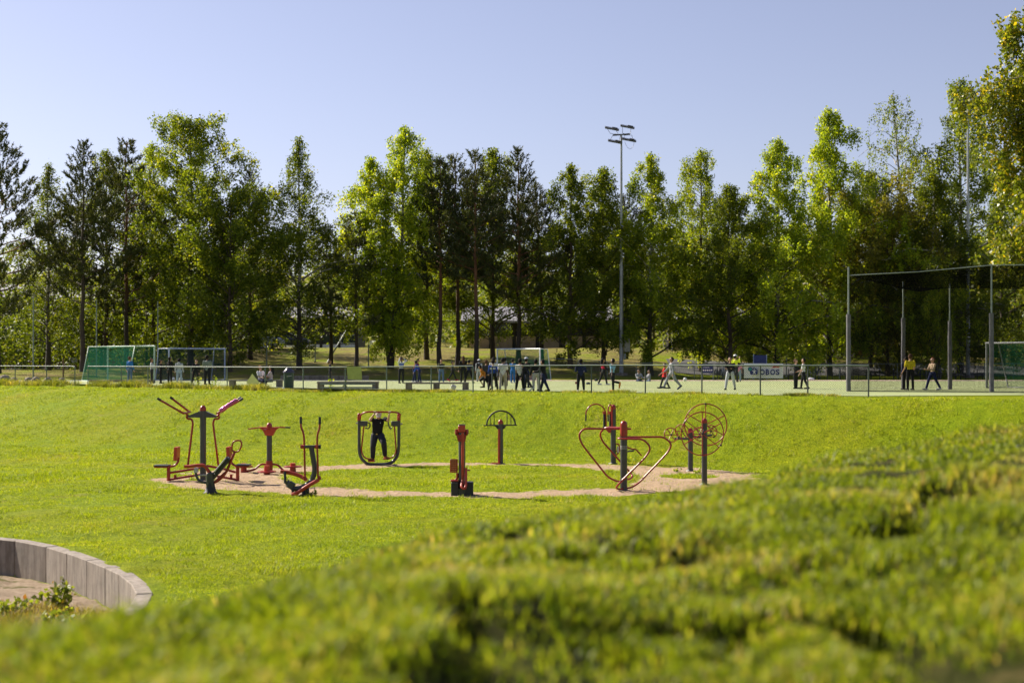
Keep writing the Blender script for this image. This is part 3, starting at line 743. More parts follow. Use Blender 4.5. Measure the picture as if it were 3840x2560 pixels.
# dense woodland behind the row: too many stems to count
def woodland():
    rg = np.random.RandomState(5); LV = []; LP = []; off = 0; mb = MB()
    def crown(x, y, z0, h, w, n, leaf):
        nonlocal off
        m = max(6, int(n/26)); u = rg.uniform(0, 1, m)**.9; a = rg.uniform(0, 6.28, m); rr = w/2*np.interp(u, [0, .2, .6, 1], [.8, 1, .7, .1])*np.sqrt(rg.uniform(.25, 1, m))
        c = np.stack([x+np.cos(a)*rr, y+np.sin(a)*rr, z0+h*(.04+.96*u)], 1); cc = np.repeat(c, 26, 0)+rg.normal(0, 1, (m*26, 3))*np.array([.5, .5, .45])*leaf/.22
        V, P = leaf_quads(cc, leaf, rg, .3); LV.append(V); LP.append(P+off); off += len(V)
    for i in range(150):      # understorey and second row
        px = -250+4350*(i+rg.rand())/150; dd = rg.uniform(116, 133)
        if 1000 < px < 2450 and i % 3: continue
        if 1000 < px < 2450: dd = rg.uniform(150, 172)
        x = (px-CX)/F*dd
        h = rg.uniform(6.5, 11.0) if i % 2 else rg.uniform(3.0, 6.0)
        z = hz(x, dd)
        z0 = z+(1.9 if 1000 < px < 2700 else .1)
        crown(x, dd, z0, h, rg.uniform(4, 6.5), 900, .26)
        if i % 2: mb.tube([(x, dd, z-.2), (x+.1, dd, z+h*.8)], [.14, .05], 6)
    for i in range(240):
        dd = rg.uniform(205, 420); u_ = rg.uniform(-.42, .42); x = u_*dd; z = float(height(np.array([x]), np.array([dd]), False)[0])
        crown(x, dd, z-.5, rg.uniform(7, 12), rg.uniform(6, 11), 420, .75)
    V = np.concatenate(LV); P = np.concatenate(LP)
    o = mkobj('woodland', npmesh('woodland', V, P), M_wood); tag(o, 'dense mixed woodland behind the row of trees', 'woodland', kind='stuff')
    s = mb.build('woodland_stems', B_dark); tag(s, 'thin stems in the woodland behind the row of trees', 'woodland', kind='stuff')
woodland()

# ================================================================== BUILDINGS
M_panel = paint('beige_panel', (.42, .30, .19), .7, scale=1.2); M_darkwood = paint('dark_timber', (.03, .024, .02), .7)
M_roof = paint('pale_roof', (.26, .25, .27), .6, scale=1.5); M_glass = paint('window_glass', (.02, .03, .04), .12, spec=.8, bumps=0)
M_orange = paint('ochre_boards', (.30, .15, .06), .7, scale=1.4); M_white = paint('white_paint', (.7, .7, .7), .45)
def school(name, x0, x1, y, z, h, panel, label, bay=1.9, depth=9, roofm=M_roof, parapet=1.25):
    o = Vector(((x0+x1)/2, y, z)); root = empty(name, o, label, 'building')
    w = MB(o); w.box(((x0+x1)/2, y+depth/2, z+h/2-.4), (x1-x0, depth, h+.8)); w.build('wall', M_darkwood, root)
    n = max(1, int((x1-x0)/bay))
    for i in range(n):
        a = x0+(x1-x0)*(i+.5)/n; bw = (x1-x0)/n
        p = MB(o); p.box((a, y-.03, z+parapet/2), (bw-.34, .06, parapet)); p.build('panel', panel, root)
        f = MB(o); f.box((a, y-.04, z+parapet+.65), (bw-.34, .07, 1.1)); fo = f.build('window', M_white if i % 3 == 0 else M_darkwood, root)
        g_ = MB(o); g_.box((a, y-.08, z+parapet+.65), (bw-.5, .03, .94)); g_.build('pane', M_glass, fo)
        pc = MB(o); pc.box((a+bw/2, y-.09, z+h/2), (.2, .18, h)); pc.build('post', M_darkwood, root)
    r = MB(o); r.prism([(x0-.6, y-1.0, z+h), (x0-.6, y+depth/2, z+h+1.5), (x0-.6, y+depth+1, z+h), (x0-.6, y+depth+1, z+h-.2), (x0-.6, y-1.0, z+h-.2)], (x1-x0+1.2, 0, 0))
    r.build('roof', roofm, root); return root
def zof(x, y): return hz(x, y)
school('school_building', -4.2, 9.0, 134, zof(2, 134)-.05, 2.7, M_panel, 'low school building with beige wall panels and dark posts behind the centre trees')
school('school_building', 15.5, 24.5, 137, zof(18, 137)-.05, 3.4, M_panel, 'low beige panelled building half hidden in shade right of the lamp mast')
school('timber_hall', 30.5, 43.5, 127, zof(36, 127)-.05, 3.6, M_orange, 'ochre timber building in deep shade behind the netted cage', parapet=2.2, bay=2.6)
school('brick_house', -52, -38, 139, zof(-45, 139), 7.0, paint('red_brick', (.22, .07, .04), .8), 'red brown building glimpsed between trees at the far left', parapet=1.5)
school('white_house', -28, -19, 175, zof(-24, 175), 4.5, M_white, 'pale house glimpsed through the trees left of the slanting pole')
# ================================================================== EXERCISE MACHINES
RED = paint('red_enamel', (.29, .014, .012), .32, var=.22, scale=3, bumps=.05, spec=.6)
ORANGE = paint('faded_red_enamel', (.42, .045, .02), .4, var=.2, scale=3, bumps=.05)
GREY = paint('slate_enamel', (.045, .045, .050), .38, var=.25, scale=4, bumps=.06, spec=.55)
BLACK = paint('black_rubber', (.018, .018, .02), .6, var=.3)
STEEL = paint('bare_steel', (.35, .35, .36), .35, metal=.8)
GRP = 'outdoor exercise machines in the worn sandy ring'
class Kit:
    "one machine: an empty at the foot of its post, parts measured at the depth D"
    def __init__(s, name, label, cat, ox, oy, sc, D, foot):
        s.ox, s.oy, s.sc, s.D = ox, oy, sc, D
        p = s.p(foot[0], foot[1]); s.o = Vector((p.x, D, hz(p.x, D))); s.dz = 0
        s.root = empty(name, s.o, label, cat, GRP)
    def p(s, X, Y, dd=0):
        q = at(s.ox+X/s.sc, s.oy+Y/s.sc, s.D); return Vector((q.x, s.D+dd, q.z))
    def P(s, *a): return [s.p(*t) for t in a]
    def tube(s, name, pts, r, mat=RED, bend=0, n=9, closed=False, par=None):
        q = s.P(*pts)
        if bend == 'smooth': q = smooth_path(q, 5, closed)
        elif bend: q = bend_path(q, bend)
        m = MB(s.o); m.tube(q, r, n, closed); return m.build(name, mat, par or s.root)
    def tubes(s, name, lst, r, mat=RED, bend=0, n=9, par=None):
        m = MB(s.o)
        for pts in lst:
            q = s.P(*pts); q = smooth_path(q, 5) if bend == 'smooth' else (bend_path(q, bend) if bend else q); m.tube(q, r, n)
        return m.build(name, mat, par or s.root)
    def post(s, X, Ytop, r, cap=True, mat=GREY, capm=RED):
        t = s.p(X, Ytop); b = Vector((t.x, s.D, s.o.z-.35)); m = MB(s.o); m.cyl(b, t, r, 20); po = m.build('post', mat, s.root)
        if cap:
            c = MB(s.o); c.ball(t, r*1.02, 16, (1, 1, 1.15)); c.cyl(t-Vector((0, 0, r*.6)), t+Vector((0, 0, .005)), r*1.04, 20); c.build('cap', capm, s.root)
        f = MB(s.o); f.lathe((t.x, s.D, s.o.z-.02), [(r*1.9, 0), (r*1.9, .03), (r*1.15, .035), (r*1.1, .06)], 18); f.build('base_plate', mat, s.root)
        return po
    def box(s, name, X, Y, w, h, dep, mat, dd=0, rot=0, bev=.008, par=None):
        "w, h in crop pixels, dep in metres, rot in degrees in the picture plane"
        k = s.D/F/s.sc; m = MB(s.o); m.box(s.p(X, Y, dd), (w*k, dep, h*k), rot=Matrix.Rotation(R(rot), 3, 'Y')); return m.build(name, mat, par or s.root, bevel=bev)
    def plate(s, name, pts, th, mat, dd=0, par=None):
        m = MB(s.o); m.prism([s.p(a, b, dd-th/2) for a, b in pts], (0, th, 0)); return m.build(name, mat, par or s.root)

# --- tall double lifting machine with two seats
k = Kit('pulldown_machine', 'tallest machine, slate post with red cap, wide raised arms and two seats', 'exercise machine', 560, 1460, 3.459, 41.0, (697, 1180))
k.post(697, 250, .088)
k.plate('yoke', [(508, 340), (648, 285), (745, 285), (872, 340), (872, 362), (508, 362)], .16, GREY)
for sx in (1, -1):
    def X(v): return 697+(v-697)*sx if sx == 1 else 697-(v-697)+(-2)
    k.tube('lever', [(X(530), 350), (X(495), 335), (X(478), 300)], .032, RED, .08)
    k.tube('lever', [(X(478), 345), (X(500), 385), (X(545), 378), (X(566), 430), (X(500 if sx == 1 else 496), 985)], .03, RED, .06)
    h = k.tubes('arm', [[(X(482), 305, -.36), (X(150), 115, -.36)], [(X(490), 300, .36), (X(242), 112, .36)], [(X(480), 303, -.38), (X(490), 298, .38)]], .03, RED)
    for gl in ([(X(190), 137, -.36), (X(146), 111, -.36)], [(X(270), 130, .36), (X(232), 105, .36)]): k.tube('grip', gl, .036, BLACK, par=h)
    if sx == -1: k.tube('sleeve', [(X(300), 160, -.36), (X(190), 225, -.36)] if 0 else [(950, 268, -.37), (1165, 128, -.37)], .055, paint('pink_highlight', (.42, .10, .28), .15, metal=.6, spec=.8), par=h)  # added sleeve: the front arm's highlight put into a shiny pink colour
k.box('seat', 168, 982, 190, 14, .42, GREY); k.box('seat_frame', 172, 1000, 185, 18, .38, RED)
k.box('backrest', 357, 830, 42, 172, .42, ORANGE, rot=3); k.tube('bracket', [(375, 880), (378, 925), (340, 985), (262, 1000)], .033, RED, .12)
k.tube('leg', [(250, 995), (250, 1228)], .052, RED)
k.tubes('beam', [[(262, 1080), (480, 1045), (690, 1010)], [(262, 1168), (480, 1130), (690, 1098)]], .034, RED); k.tube('foot_peg', [(335, 1150), (335, 1105)], .04, RED)
k.box('seat', 1222, 974, 178, 14, .42, GREY); k.box('seat_frame', 1222, 991, 170, 16, .38, RED)
k.box('backrest', 1036, 805, 42, 130, .42, ORANGE, rot=-4); k.tube('bracket', [(1040, 860), (1060, 950), (1110, 985), (1150, 990)], .033, RED, .1)
k.tube('leg', [(1146, 995), (1146, 1232)], .052, RED)
k.tubes('beam', [[(745, 988), (930, 1020), (1120, 1072)], [(745, 1098), (930, 1132), (1130, 1168)]], .034, RED); k.tube('foot_peg', [(1062, 1140), (1062, 1098)], .04, RED)

# --- rowing machine in front of it
k = Kit('rowing_machine', 'low black based rowing machine with an oval red handle leaning right', 'exercise machine', 560, 1460, 3.459, 37.2, (795, 1340))
m = MB(k.o); c = k.p(795, 1335); m.lathe((c.x, c.y, k.o.z-.03), [(.20, 0), (.20, .03), (.15, .07), (.115, .2), (.10, .32)], 18); m.build('base', BLACK, k.root)
k.box('column', 795, 1200, 84, 250, .20, GREY, bev=.02); k.tube('knob', [(793, 1095), (793, 1055)], .03, BLACK)
k.tube('rail', [(825, 1150), (1045, 890)], .05, GREY); k.box('seat_pad', 950, 985, 62, 260, .30, BLACK, rot=-40+80); k.box('pad_trim', 938, 970, 18, 235, .26, STEEL, dd=-.06, rot=40)
k.tube('handle_bar', [(850, 1205), (935, 1150), (1000, 1070), (1105, 815)], .036, RED, .2)
k.tube('handle', [(1070, 770), (1085, 690), (1130, 662), (1185, 668), (1195, 720), (1170, 785), (1135, 808), (1090, 800)], .022, RED, 'smooth', closed=True)
k.tube('seat_lever', [(455, 998), (500, 1000), (600, 985), (720, 978), (770, 1060), (785, 1100)], .045, ORANGE, .12)
k.tube('foot_arm', [(602, 1075), (608, 1120), (650, 1190), (770, 1215)], .035, GREY, .08); k.box('foot_pad', 608, 1045, 44, 62, .16, paint('pale_pad', (.42, .42, .45), .6), rot=6)
k.tube('axle', [(635, 1110), (755, 1110)], .02, STEEL); k.tube('brace', [(742, 1110), (742, 1240)], .018, STEEL)
k.tube('lower_link', [(835, 1215), (900, 1150), (1030, 1035)], .03, RED)

# --- waist twister
k = Kit('waist_twister', 'slate post with red ball cap, short handlebars and three low turning discs', 'exercise machine', 560, 1460, 3.459, 44.0, (1557, 1070))
k.post(1557, 470, .084)
k.plate('bracket', [(1420, 486), (1700, 486), (1640, 530), (1606, 596), (1510, 596), (1480, 530)], .20, ORANGE)
k.tubes('handlebar', [[(1440, 492), (1284, 512)], [(1670, 490), (1826, 493)], [(1557, 500), (1545, 510, -.75)]], .02, RED)
k.tubes('grip', [[(1765, 492), (1830, 493)]], .026, BLACK)
m = MB(k.o); c = k.p(1557, 990); m.cyl(c-Vector((0, 0, .20)), c+Vector((0, 0, .16)), .105, 20); m.build('collar', RED, k.root)
for nm, arm, cx, cy, dd in (('left', [(1515, 968), (1440, 968), (1370, 1040), (1235, 1062)], 1225, 992, .0), ('front', [(1557, 985), (1575, 1060, -.4), (1595, 1095, -.9)], 1590, 1030, -.9), ('right', [(1600, 968), (1670, 975), (1745, 1062), (1845, 1075)], 1852, 997, .15)):
    k.tube('swivel_arm', arm, .032, RED, .15)
    t = k.p(cx, cy, dd); m = MB(k.o); m.lathe((t.x, t.y, max(t.z-.34, k.o.z-.02)), [(.10, 0), (.085, max(.05, t.z-.34-k.o.z)*0+.30)], 16); m.build('pedestal', ORANGE, k.root)
    m = MB(k.o); m.lathe((t.x, t.y, t.z-.03), [(.27, 0), (.285, .015), (.27, .035)], 24); m.build('turning_disc', RED, k.root)

# --- elliptical walker
k = Kit('elliptical_trainer', 'red elliptical trainer with two tall black gripped levers on a curved post', 'exercise machine', 560, 1460, 3.459, 36.6, (2030, 1385))
for pts, dd in (([(1958, 440), (1962, 500), (1985, 545), (2000, 620), (2003, 730), (2012, 1125)], .1), ([(2218, 440), (2216, 500), (2196, 550), (2184, 620), (2185, 740), (2196, 1125)], -.1)):
    l = k.tube('lever', [(a, b, dd) for a, b in pts], .026, RED, .1); x0 = pts[0][0]
    k.tube('grip', [(x0, 446, dd), (x0, 355, dd)], .034, BLACK, par=l)
k.tube('crossbar', [(1975, 743), (2215, 740)], .042, GREY); k.tubes('hub', [[(1962, 743), (2012, 742)], [(2150, 741), (2200, 741)]], .05, RED); k.tube('crossbar_cap', [(2196, 741), (2224, 741)], .055, BLACK)
k.tube('post', [(2100, 735), (2118, 850), (2145, 1000), (2142, 1090), (2110, 1185)], .066, GREY, .3, 14)
k.tube('keel', [(1780, 1190), (1830, 1245), (1880, 1285), (1970, 1275), (2060, 1225), (2110, 1180)], .07, GREY, 'smooth', 12)
m = MB(k.o); c = k.p(2028, 1380); m.lathe((c.x, c.y, k.o.z-.03), [(.17, 0), (.17, .03), (.10, .07), (.085, .3)], 18); m.build('base', BLACK, k.root)
k.tube('pedal_arm', [(1685, 1072, .22), (1800, 1085, .22), (1940, 1125, .2), (2030, 1172, .1)], .05, ORANGE, .2)
k.tube('pedal_arm', [(1868, 1352, -.22), (1935, 1330, -.22), (2060, 1245, -.2), (2205, 1165, -.1)], .05, ORANGE, .2)
k.tubes('crank', [[(1750, 1070, .12), (1758, 1215, .05)], [(1868, 1280, -.1), (1872, 1360, -.15)]], .035, BLACK)
k.box('housing', 1840, 1240, 90, 90, .16, GREY, rot=30, bev=.02); k.tubes('link', [[(2012, 1120), (2025, 1175)], [(2196, 1120), (2215, 1170)]], .045, RED)
k.box('pedal', 1740, 1060, 110, 12, .16, ORANGE, dd=.22, rot=6); k.box('pedal', 1905, 1350, 90, 14, .16, ORANGE, dd=-.22)

# --- air walker with the man on it
k = Kit('air_walker', 'dark U framed air walker with red top bar, used by a man in a cap', 'exercise machine', 1240, 1460, 3.459, 47.2, (630, 985))
AW = k
k.tube('frame', [(370, 400), (370, 800), (395, 900), (480, 968), (560, 972), (720, 968), (810, 940), (868, 860), (884, 760), (885, 400)], .052, GREY, .25, 12)
k.box('foundation', 625, 990, 330, 40, .5, BLACK, bev=.02)
for x_ in (368, 884): k.tube('sleeve', [(x_, 345), (x_, 402)], .06, RED)
m = MB(k.o); m.ball(k.p(369, 328), .06, 12); m.build('cap', RED, k.root); m = MB(k.o); m.ball(k.p(884, 328), .06, 12); m.build('cap', RED, k.root)
k.tube('top_bar', [(385, 375, -.05), (398, 320, -.15), (470, 284, -.3), (860, 289, -.3), (918, 318, -.15), (878, 372, -.05)], .028, RED, .25)
for a, b, c_ in ((428, 375, 480), (837, 785, 890)):
    k.box('hub_box', a, 442, 100, 66, .16, GREY, bev=.015)
k.tubes('axle', [[(328, 437), (480, 437)], [(785, 443), (932, 447)]], .026, STEEL)
k.tube('hook', [(480, 430), (508, 440), (508, 480), (480, 508), (452, 490)], .022, GREY, 'smooth'); k.tube('hook', [(745, 420), (755, 470), (775, 508), (800, 490)], .022, GREY, 'smooth')
k.tube('swing_arm', [(432, 475), (396, 800), (432, 885), (560, 912)], .024, RED, .2); k.tube('swing_arm', [(826, 475), (852, 820), (800, 885), (690, 895)], .024, RED, .2)
k.box('footrest', 535, 925, 84, 16, .32, ORANGE, dd=-.02); k.box('footrest', 722, 898, 84, 16, .32, ORANGE, dd=.05)

# --- leg press seen edge on
k = Kit('leg_press', 'upright machine seen edge on, perforated red seat and black box base', 'exercise machine', 1660, 1460, 3.459, 36.6, (255, 1380))
m = MB(k.o); a = k.p(250, 480); m.cyl((a.x, a.y, k.o.z-.2), a, .088, 18); m.build('post', GREY, k.root)
k.tube('front_tube', [(262, 560, -.11), (262, 1225, -.11)], .036, ORANGE); k.box('head_box', 248, 505, 92, 92, .20, ORANGE, dd=-.02, bev=.02); k.box('cap', 248, 462, 84, 20, .2, GREY)
for q_ in ([(186, 515), (180, 575)], [(306, 515), (314, 575)]): k.tube('shoulder_joint', q_, .05, RED); k.tube('shoulder_axle', [(165, 578), (326, 578)], .036, RED)
k.plate('collar', [(182, 585), (312, 585), (296, 670), (200, 670)], .24, RED)
sp = k.box('seat', 146, 988, 102, 176, .05, RED, bev=.012)
for i in range(3):
    for j in range(6):
        m = MB(k.o); c = k.p(122+i*24, 918+j*28, -.027); m.cyl(c, c-Vector((0, .006, 0)), .012, 8); m.build('perforation', paint('hole_yellow', (.45, .33, .10), .6), sp)
k.tube('seat_bracket', [(190, 1080), (190, 1150), (165, 1178), (110, 1180)], .032, RED, .06); k.box('footplate', 155, 1180, 100, 18, .3, RED)
k.box('foot_box', 160, 1290, 96, 190, .42, BLACK, bev=.015); k.box('foot_box', 348, 1290, 96, 190, .42, BLACK, bev=.015); k.box('base', 255, 1330, 110, 110, .3, GREY)
k.tube('swing_frame', [(305, 1015, -.1), (306, 1245, -.3), (285, 1275, -.35), (245, 1245, -.3), (262, 1180, -.12)], .034, ORANGE, .06); k.tubes('foot_peg', [[(300, 1042, -.1), (360, 1042, -.1)], [(262, 1110, -.12), (310, 1110, -.15)]], .018, RED)

# --- fan shaped arm stretcher
k = Kit('shoulder_stretcher', 'red and slate post carrying a black half circle ladder', 'exercise machine', 1660, 1460, 3.459, 47.7, (752, 945))
k.post(752, 425, .084)
k.tube('front_rail', [(733, 510, -.06), (733, 950, -.06)], .045, RED)
c = (757, 466); arc = [(757-186*math.cos(t), 466-190*math.sin(t)) for t in [math.pi*i/24 for i in range(25)]]
la = k.tube('ladder_arc', arc, .028, BLACK)
k.tubes('rung', [[(x, 466), (x, 466-190*math.sqrt(max(0, 1-((x-757)/186)**2)))] for x in (617, 667, 835, 885)], .014, BLACK)
k.tube('crossbar', [(530, 466), (964, 460)], .022, BLACK); k.plate('gusset', [(675, 472), (825, 472), (795, 512), (712, 512)], .08, BLACK)
k.box('foot_rail', 690, 952, 120, 12, .2, RED, dd=-.1)

# --- hook armed machine behind
k = Kit('pull_down_post', 'rear slate post with hooked red arms and ribbed black springs', 'exercise machine', 2120, 1460, 3.459, 47.8, (625, 955))
k.post(622, 235, .09); k.tube('red_strip', [(600, 215, -.08), (606, 500, -.08)], .035, RED)
k.tube('hook_arm', [(266, 330), (275, 275), (320, 215), (398, 188), (470, 212), (512, 270), (526, 330), (530, 500)], .022, RED, 'smooth'); k.tube('grip', [(266, 325), (264, 408)], .026, BLACK)
k.tube('hook_arm', [(546, 335, -.3), (548, 240, -.3), (575, 192, -.25), (602, 240, -.12), (606, 330, -.08)], .022, RED, 'smooth'); k.tube('grip', [(547, 325, -.3), (547, 408, -.3)], .026, BLACK)
for X_ in (505, 583):
    m = MB(k.o); pts = []
    t = k.p(X_, 318); b = k.p(X_, 500); 
    m.tube([t.lerp(b, i/30) for i in range(31)], [.045 if i % 2 else .034 for i in range(31)], 12); sp = m.build('spring', BLACK, k.root)
    m = MB(k.o); m.cyl(t, t+Vector((0, 0, .09)), .052, 12); m.build('spring_cap', RED, sp)
k.plate('bracket', [(500, 495), (650, 495), (620, 560), (560, 560)], .1, RED)
k.tube('pedal_hook', [(650, 700), (690, 712), (705, 770), (690, 815), (660, 850)], .026, RED, 'smooth'); k.tube('pedal_bar', [(650, 800), (760, 790), (800, 745), (870, 775), (910, 770), (990, 858)], .024, RED, .06); k.box('pedal', 845, 797, 85, 20, .14, GREY, rot=-6); k.box('pedal', 683, 780, 30, 80, .1, STEEL)

# --- post with four big loops
k = Kit('parallel_loops', 'slate post with four large looping red bars, nearest the grass mound', 'exercise machine', 2120, 1460, 3.459, 37.9, (762, 1310))
k.post(758, 455, .093)
m = MB(k.o); m.cyl(k.p(758, 485), k.p(758, 608), .1, 20); m.build('sleeve', RED, k.root)
k.tube('loop_bar', [(860, 513, .1), (520, 512, .1), (235, 510, .1), (175, 590, .1), (215, 710, .1), (560, 1145, .1), (680, 1195, .08), (740, 1190, .05)], .026, RED, .5)
k.tube('loop_bar', [(760, 500, .1), (525, 500, .45), (462, 590, .6), (500, 690, .6), (840, 1070, .6), (900, 1140, .5), (850, 1175, .3), (770, 1165, .1)], .026, RED, .3)
k.tube('loop_bar', [(700, 622, -.1), (655, 624, -.45), (990, 626, -.6), (1085, 740, -.6), (1020, 850, -.6), (680, 1195, -.5), (640, 1265, -.3), (700, 1286, -.12), (745, 1284, -.08)], .026, RED, .26)
k.tube('loop_bar', [(770, 616, 0), (1285, 614, 0), (1385, 710, 0), (1330, 815, 0), (960, 1205, 0), (860, 1270, 0), (780, 1280, 0)], .026, RED, .5)
m = MB(k.o)
for yy in (735, 752, 768):
    c_ = k.p(758, yy); m.lathe((c_.x, c_.y, c_.z), [(.0935, 0), (.095, .002), (.095, .008), (.0935, .01)], 20)
m.build('label_band', paint('pale_print', (.4, .4, .4), .5), k.root)

# --- wheels
def wheel(k, name, X, Y, rx, dd, tiltz, spokes, r=.016, knobs=(), tilty=0, rot=0):
    c = k.p(X, Y, dd); rad = rx*k.D/F/k.sc; M_ = Matrix.Rotation(R(tiltz), 3, 'Z')@Matrix.Rotation(R(tilty), 3, 'X')
    def q(a, f=1.0): return c+M_@Vector((math.cos(a)*rad*f, 0, math.sin(a)*rad*f))
    m = MB(k.o); m.tube([q(2*math.pi*i/40) for i in range(40)], r, 8, True); w = m.build(name, RED, k.root)
    for s_ in spokes:
        m = MB(k.o); a = R(s_+rot); m.tube([q(a), q(a+math.pi)], r*.85, 7); m.build('spoke', RED, w)
    m = MB(k.o); m.ball(c+M_@Vector((0, -.02, 0)), .035, 10); m.build('hub', BLACK, w)
    for a in knobs:
        m = MB(k.o); p_ = q(R(a)); m.cyl(p_, p_+M_@Vector((0, -.09, 0)), .026, 10); m.build('knob', BLACK, w)
    return w
k = Kit('shoulder_trainer', 'slate post with two large red spoked wheels', 'exercise machine', 2380, 1500, 4.61, 39.8, (1210, 1450))
k.post(1205, 365, .079)
wheel(k, 'wheel', 1152, 572, 372, -.22, 6, (90, 29, -38), knobs=(148, -32)); wheel(k, 'wheel', 1252, 432, 365, .30, -6, (90, 27, -30), knobs=(90,))
k.tube('axle', [(1155, 568, -.24), (1252, 432, .30)], .03, BLACK)
k = Kit('turning_discs', 'shorter slate post with four small tilted red wheels on side arms', 'exercise machine', 2380, 1500, 4.61, 44.7, (968, 1215))
k.post(965, 530, .08)
k.tubes('side_arm', [[(690, 665), (965, 665)], [(965, 620), (1110, 640), (1340, 600)]], .035, GREY)
wheel(k, 'wheel', 622, 596, 125, -.15, 15, (60, 0, 120), .015, (-25,), -20); wheel(k, 'wheel', 828, 540, 122, .15, -25, (60, 0, 120), .015, (60,), 12)
wheel(k, 'wheel', 1108, 580, 118, -.15, 20, (60, 0, 120), .015, (20,), -15); wheel(k, 'wheel', 1335, 540, 108, .15, -30, (60, 0, 120), .015, (-60,), 12)
# ================================================================== PEOPLE
def remesh(name, mb, voxel, parent, mat, extra=None):
    me = bpy.data.meshes.new(name); me.from_pydata([tuple(v) for v in mb.V], [], mb.P); me.update()
    o = bpy.data.objects.new(name, me); COL.objects.link(o)
    md = o.modifiers.new('r', 'REMESH'); md.mode = 'VOXEL'; md.voxel_size = voxel; md.adaptivity = 0; md.use_smooth_shade = True
    sm = o.modifiers.new('s', 'SMOOTH'); sm.factor = .6; sm.iterations = 3
    dg = bpy.context.evaluated_depsgraph_get(); me2 = bpy.data.meshes.new_from_object(o.evaluated_get(dg)); o.modifiers.clear(); o.data = me2; bpy.data.meshes.remove(me)
    me2.name = name
    if extra is not None:
        bm = bmesh.new(); bm.from_mesh(me2); t = bpy.data.meshes.new('t'); t.from_pydata([tuple(v) for v in extra.V], [], extra.P); bm.from_mesh(t); bm.to_mesh(me2); bm.free(); bpy.data.meshes.remove(t)
    me2.polygons.foreach_set('use_smooth', [True]*len(me2.polygons)); me2.materials.clear(); me2.materials.append(mat); o.parent = parent; return o
def capsule(mb, pts, rs, n=10):
    mb.tube(pts, list(rs), n)
    for p, r in zip(pts, rs): mb.ball(p, r, n)
def torso_rings(mb, rings, n=14):
    "rings: (centre, right vector scaled, forward vector scaled)"
    vs = []; fs = []
    for c, a, b in rings:
        for k in range(n):
            t = 2*math.pi*k/n; vs.append(c+a*math.cos(t)+b*math.sin(t))
    for i in range(len(rings)-1):
        for k in range(n): fs.append((i*n+k, i*n+(k+1) % n, (i+1)*n+(k+1) % n, (i+1)*n+k))
    mb.add(vs, fs, True); mb.add(vs[:n], [tuple(range(n-1, -1, -1))]); mb.add(vs[-n:], [tuple(range(n))])
SKIN = {'l': paint('skin_light', (.50, .29, .20), .55, var=.1, bumps=0), 'm': paint('skin_tan', (.33, .18, .11), .55, var=.1, bumps=0), 'd': paint('skin_dark', (.13, .065, .04), .5, var=.1, bumps=0)}
COLS = {
 'black': (.012, .012, .015), 'charcoal': (.035, .035, .042), 'navy': (.014, .02, .07), 'blue': (.03, .08, .40), 'midblue': (.03, .14, .42), 'lightblue': (.22, .42, .55), 'denim': (.10, .16, .28), 'palejeans': (.34, .42, .55),
 'white': (.72, .72, .74), 'offwhite': (.58, .56, .54), 'grey': (.26, .27, .30), 'lightgrey': (.42, .44, .48), 'beige': (.50, .44, .36), 'olive': (.13, .13, .06), 'greygreen': (.17, .20, .18), 'orange': (.50, .19, .03), 'red': (.50, .02, .02),
 'crimson': (.60, .02, .08), 'maroon': (.22, .015, .03), 'pink': (.70, .30, .48), 'palepink': (.66, .52, .54), 'yellow': (.60, .48, .02), 'hivis': (.62, .70, .04), 'sand': (.40, .30, .20), 'teal': (.04, .28, .34), 'brown': (.20, .075, .03), 'hairblack': (.012, .010, .010), 'hairbrown': (.07, .035, .02), 'hairginger': (.20, .08, .03), 'hairfair': (.26, .17, .08)}
def cloth(c): return paint('cloth_'+c, COLS[c], .88, var=.28, scale=5, bumps=.25, spec=.2)
def rotv(v, ax, deg): return Matrix.Rotation(R(deg), 3, ax)@v
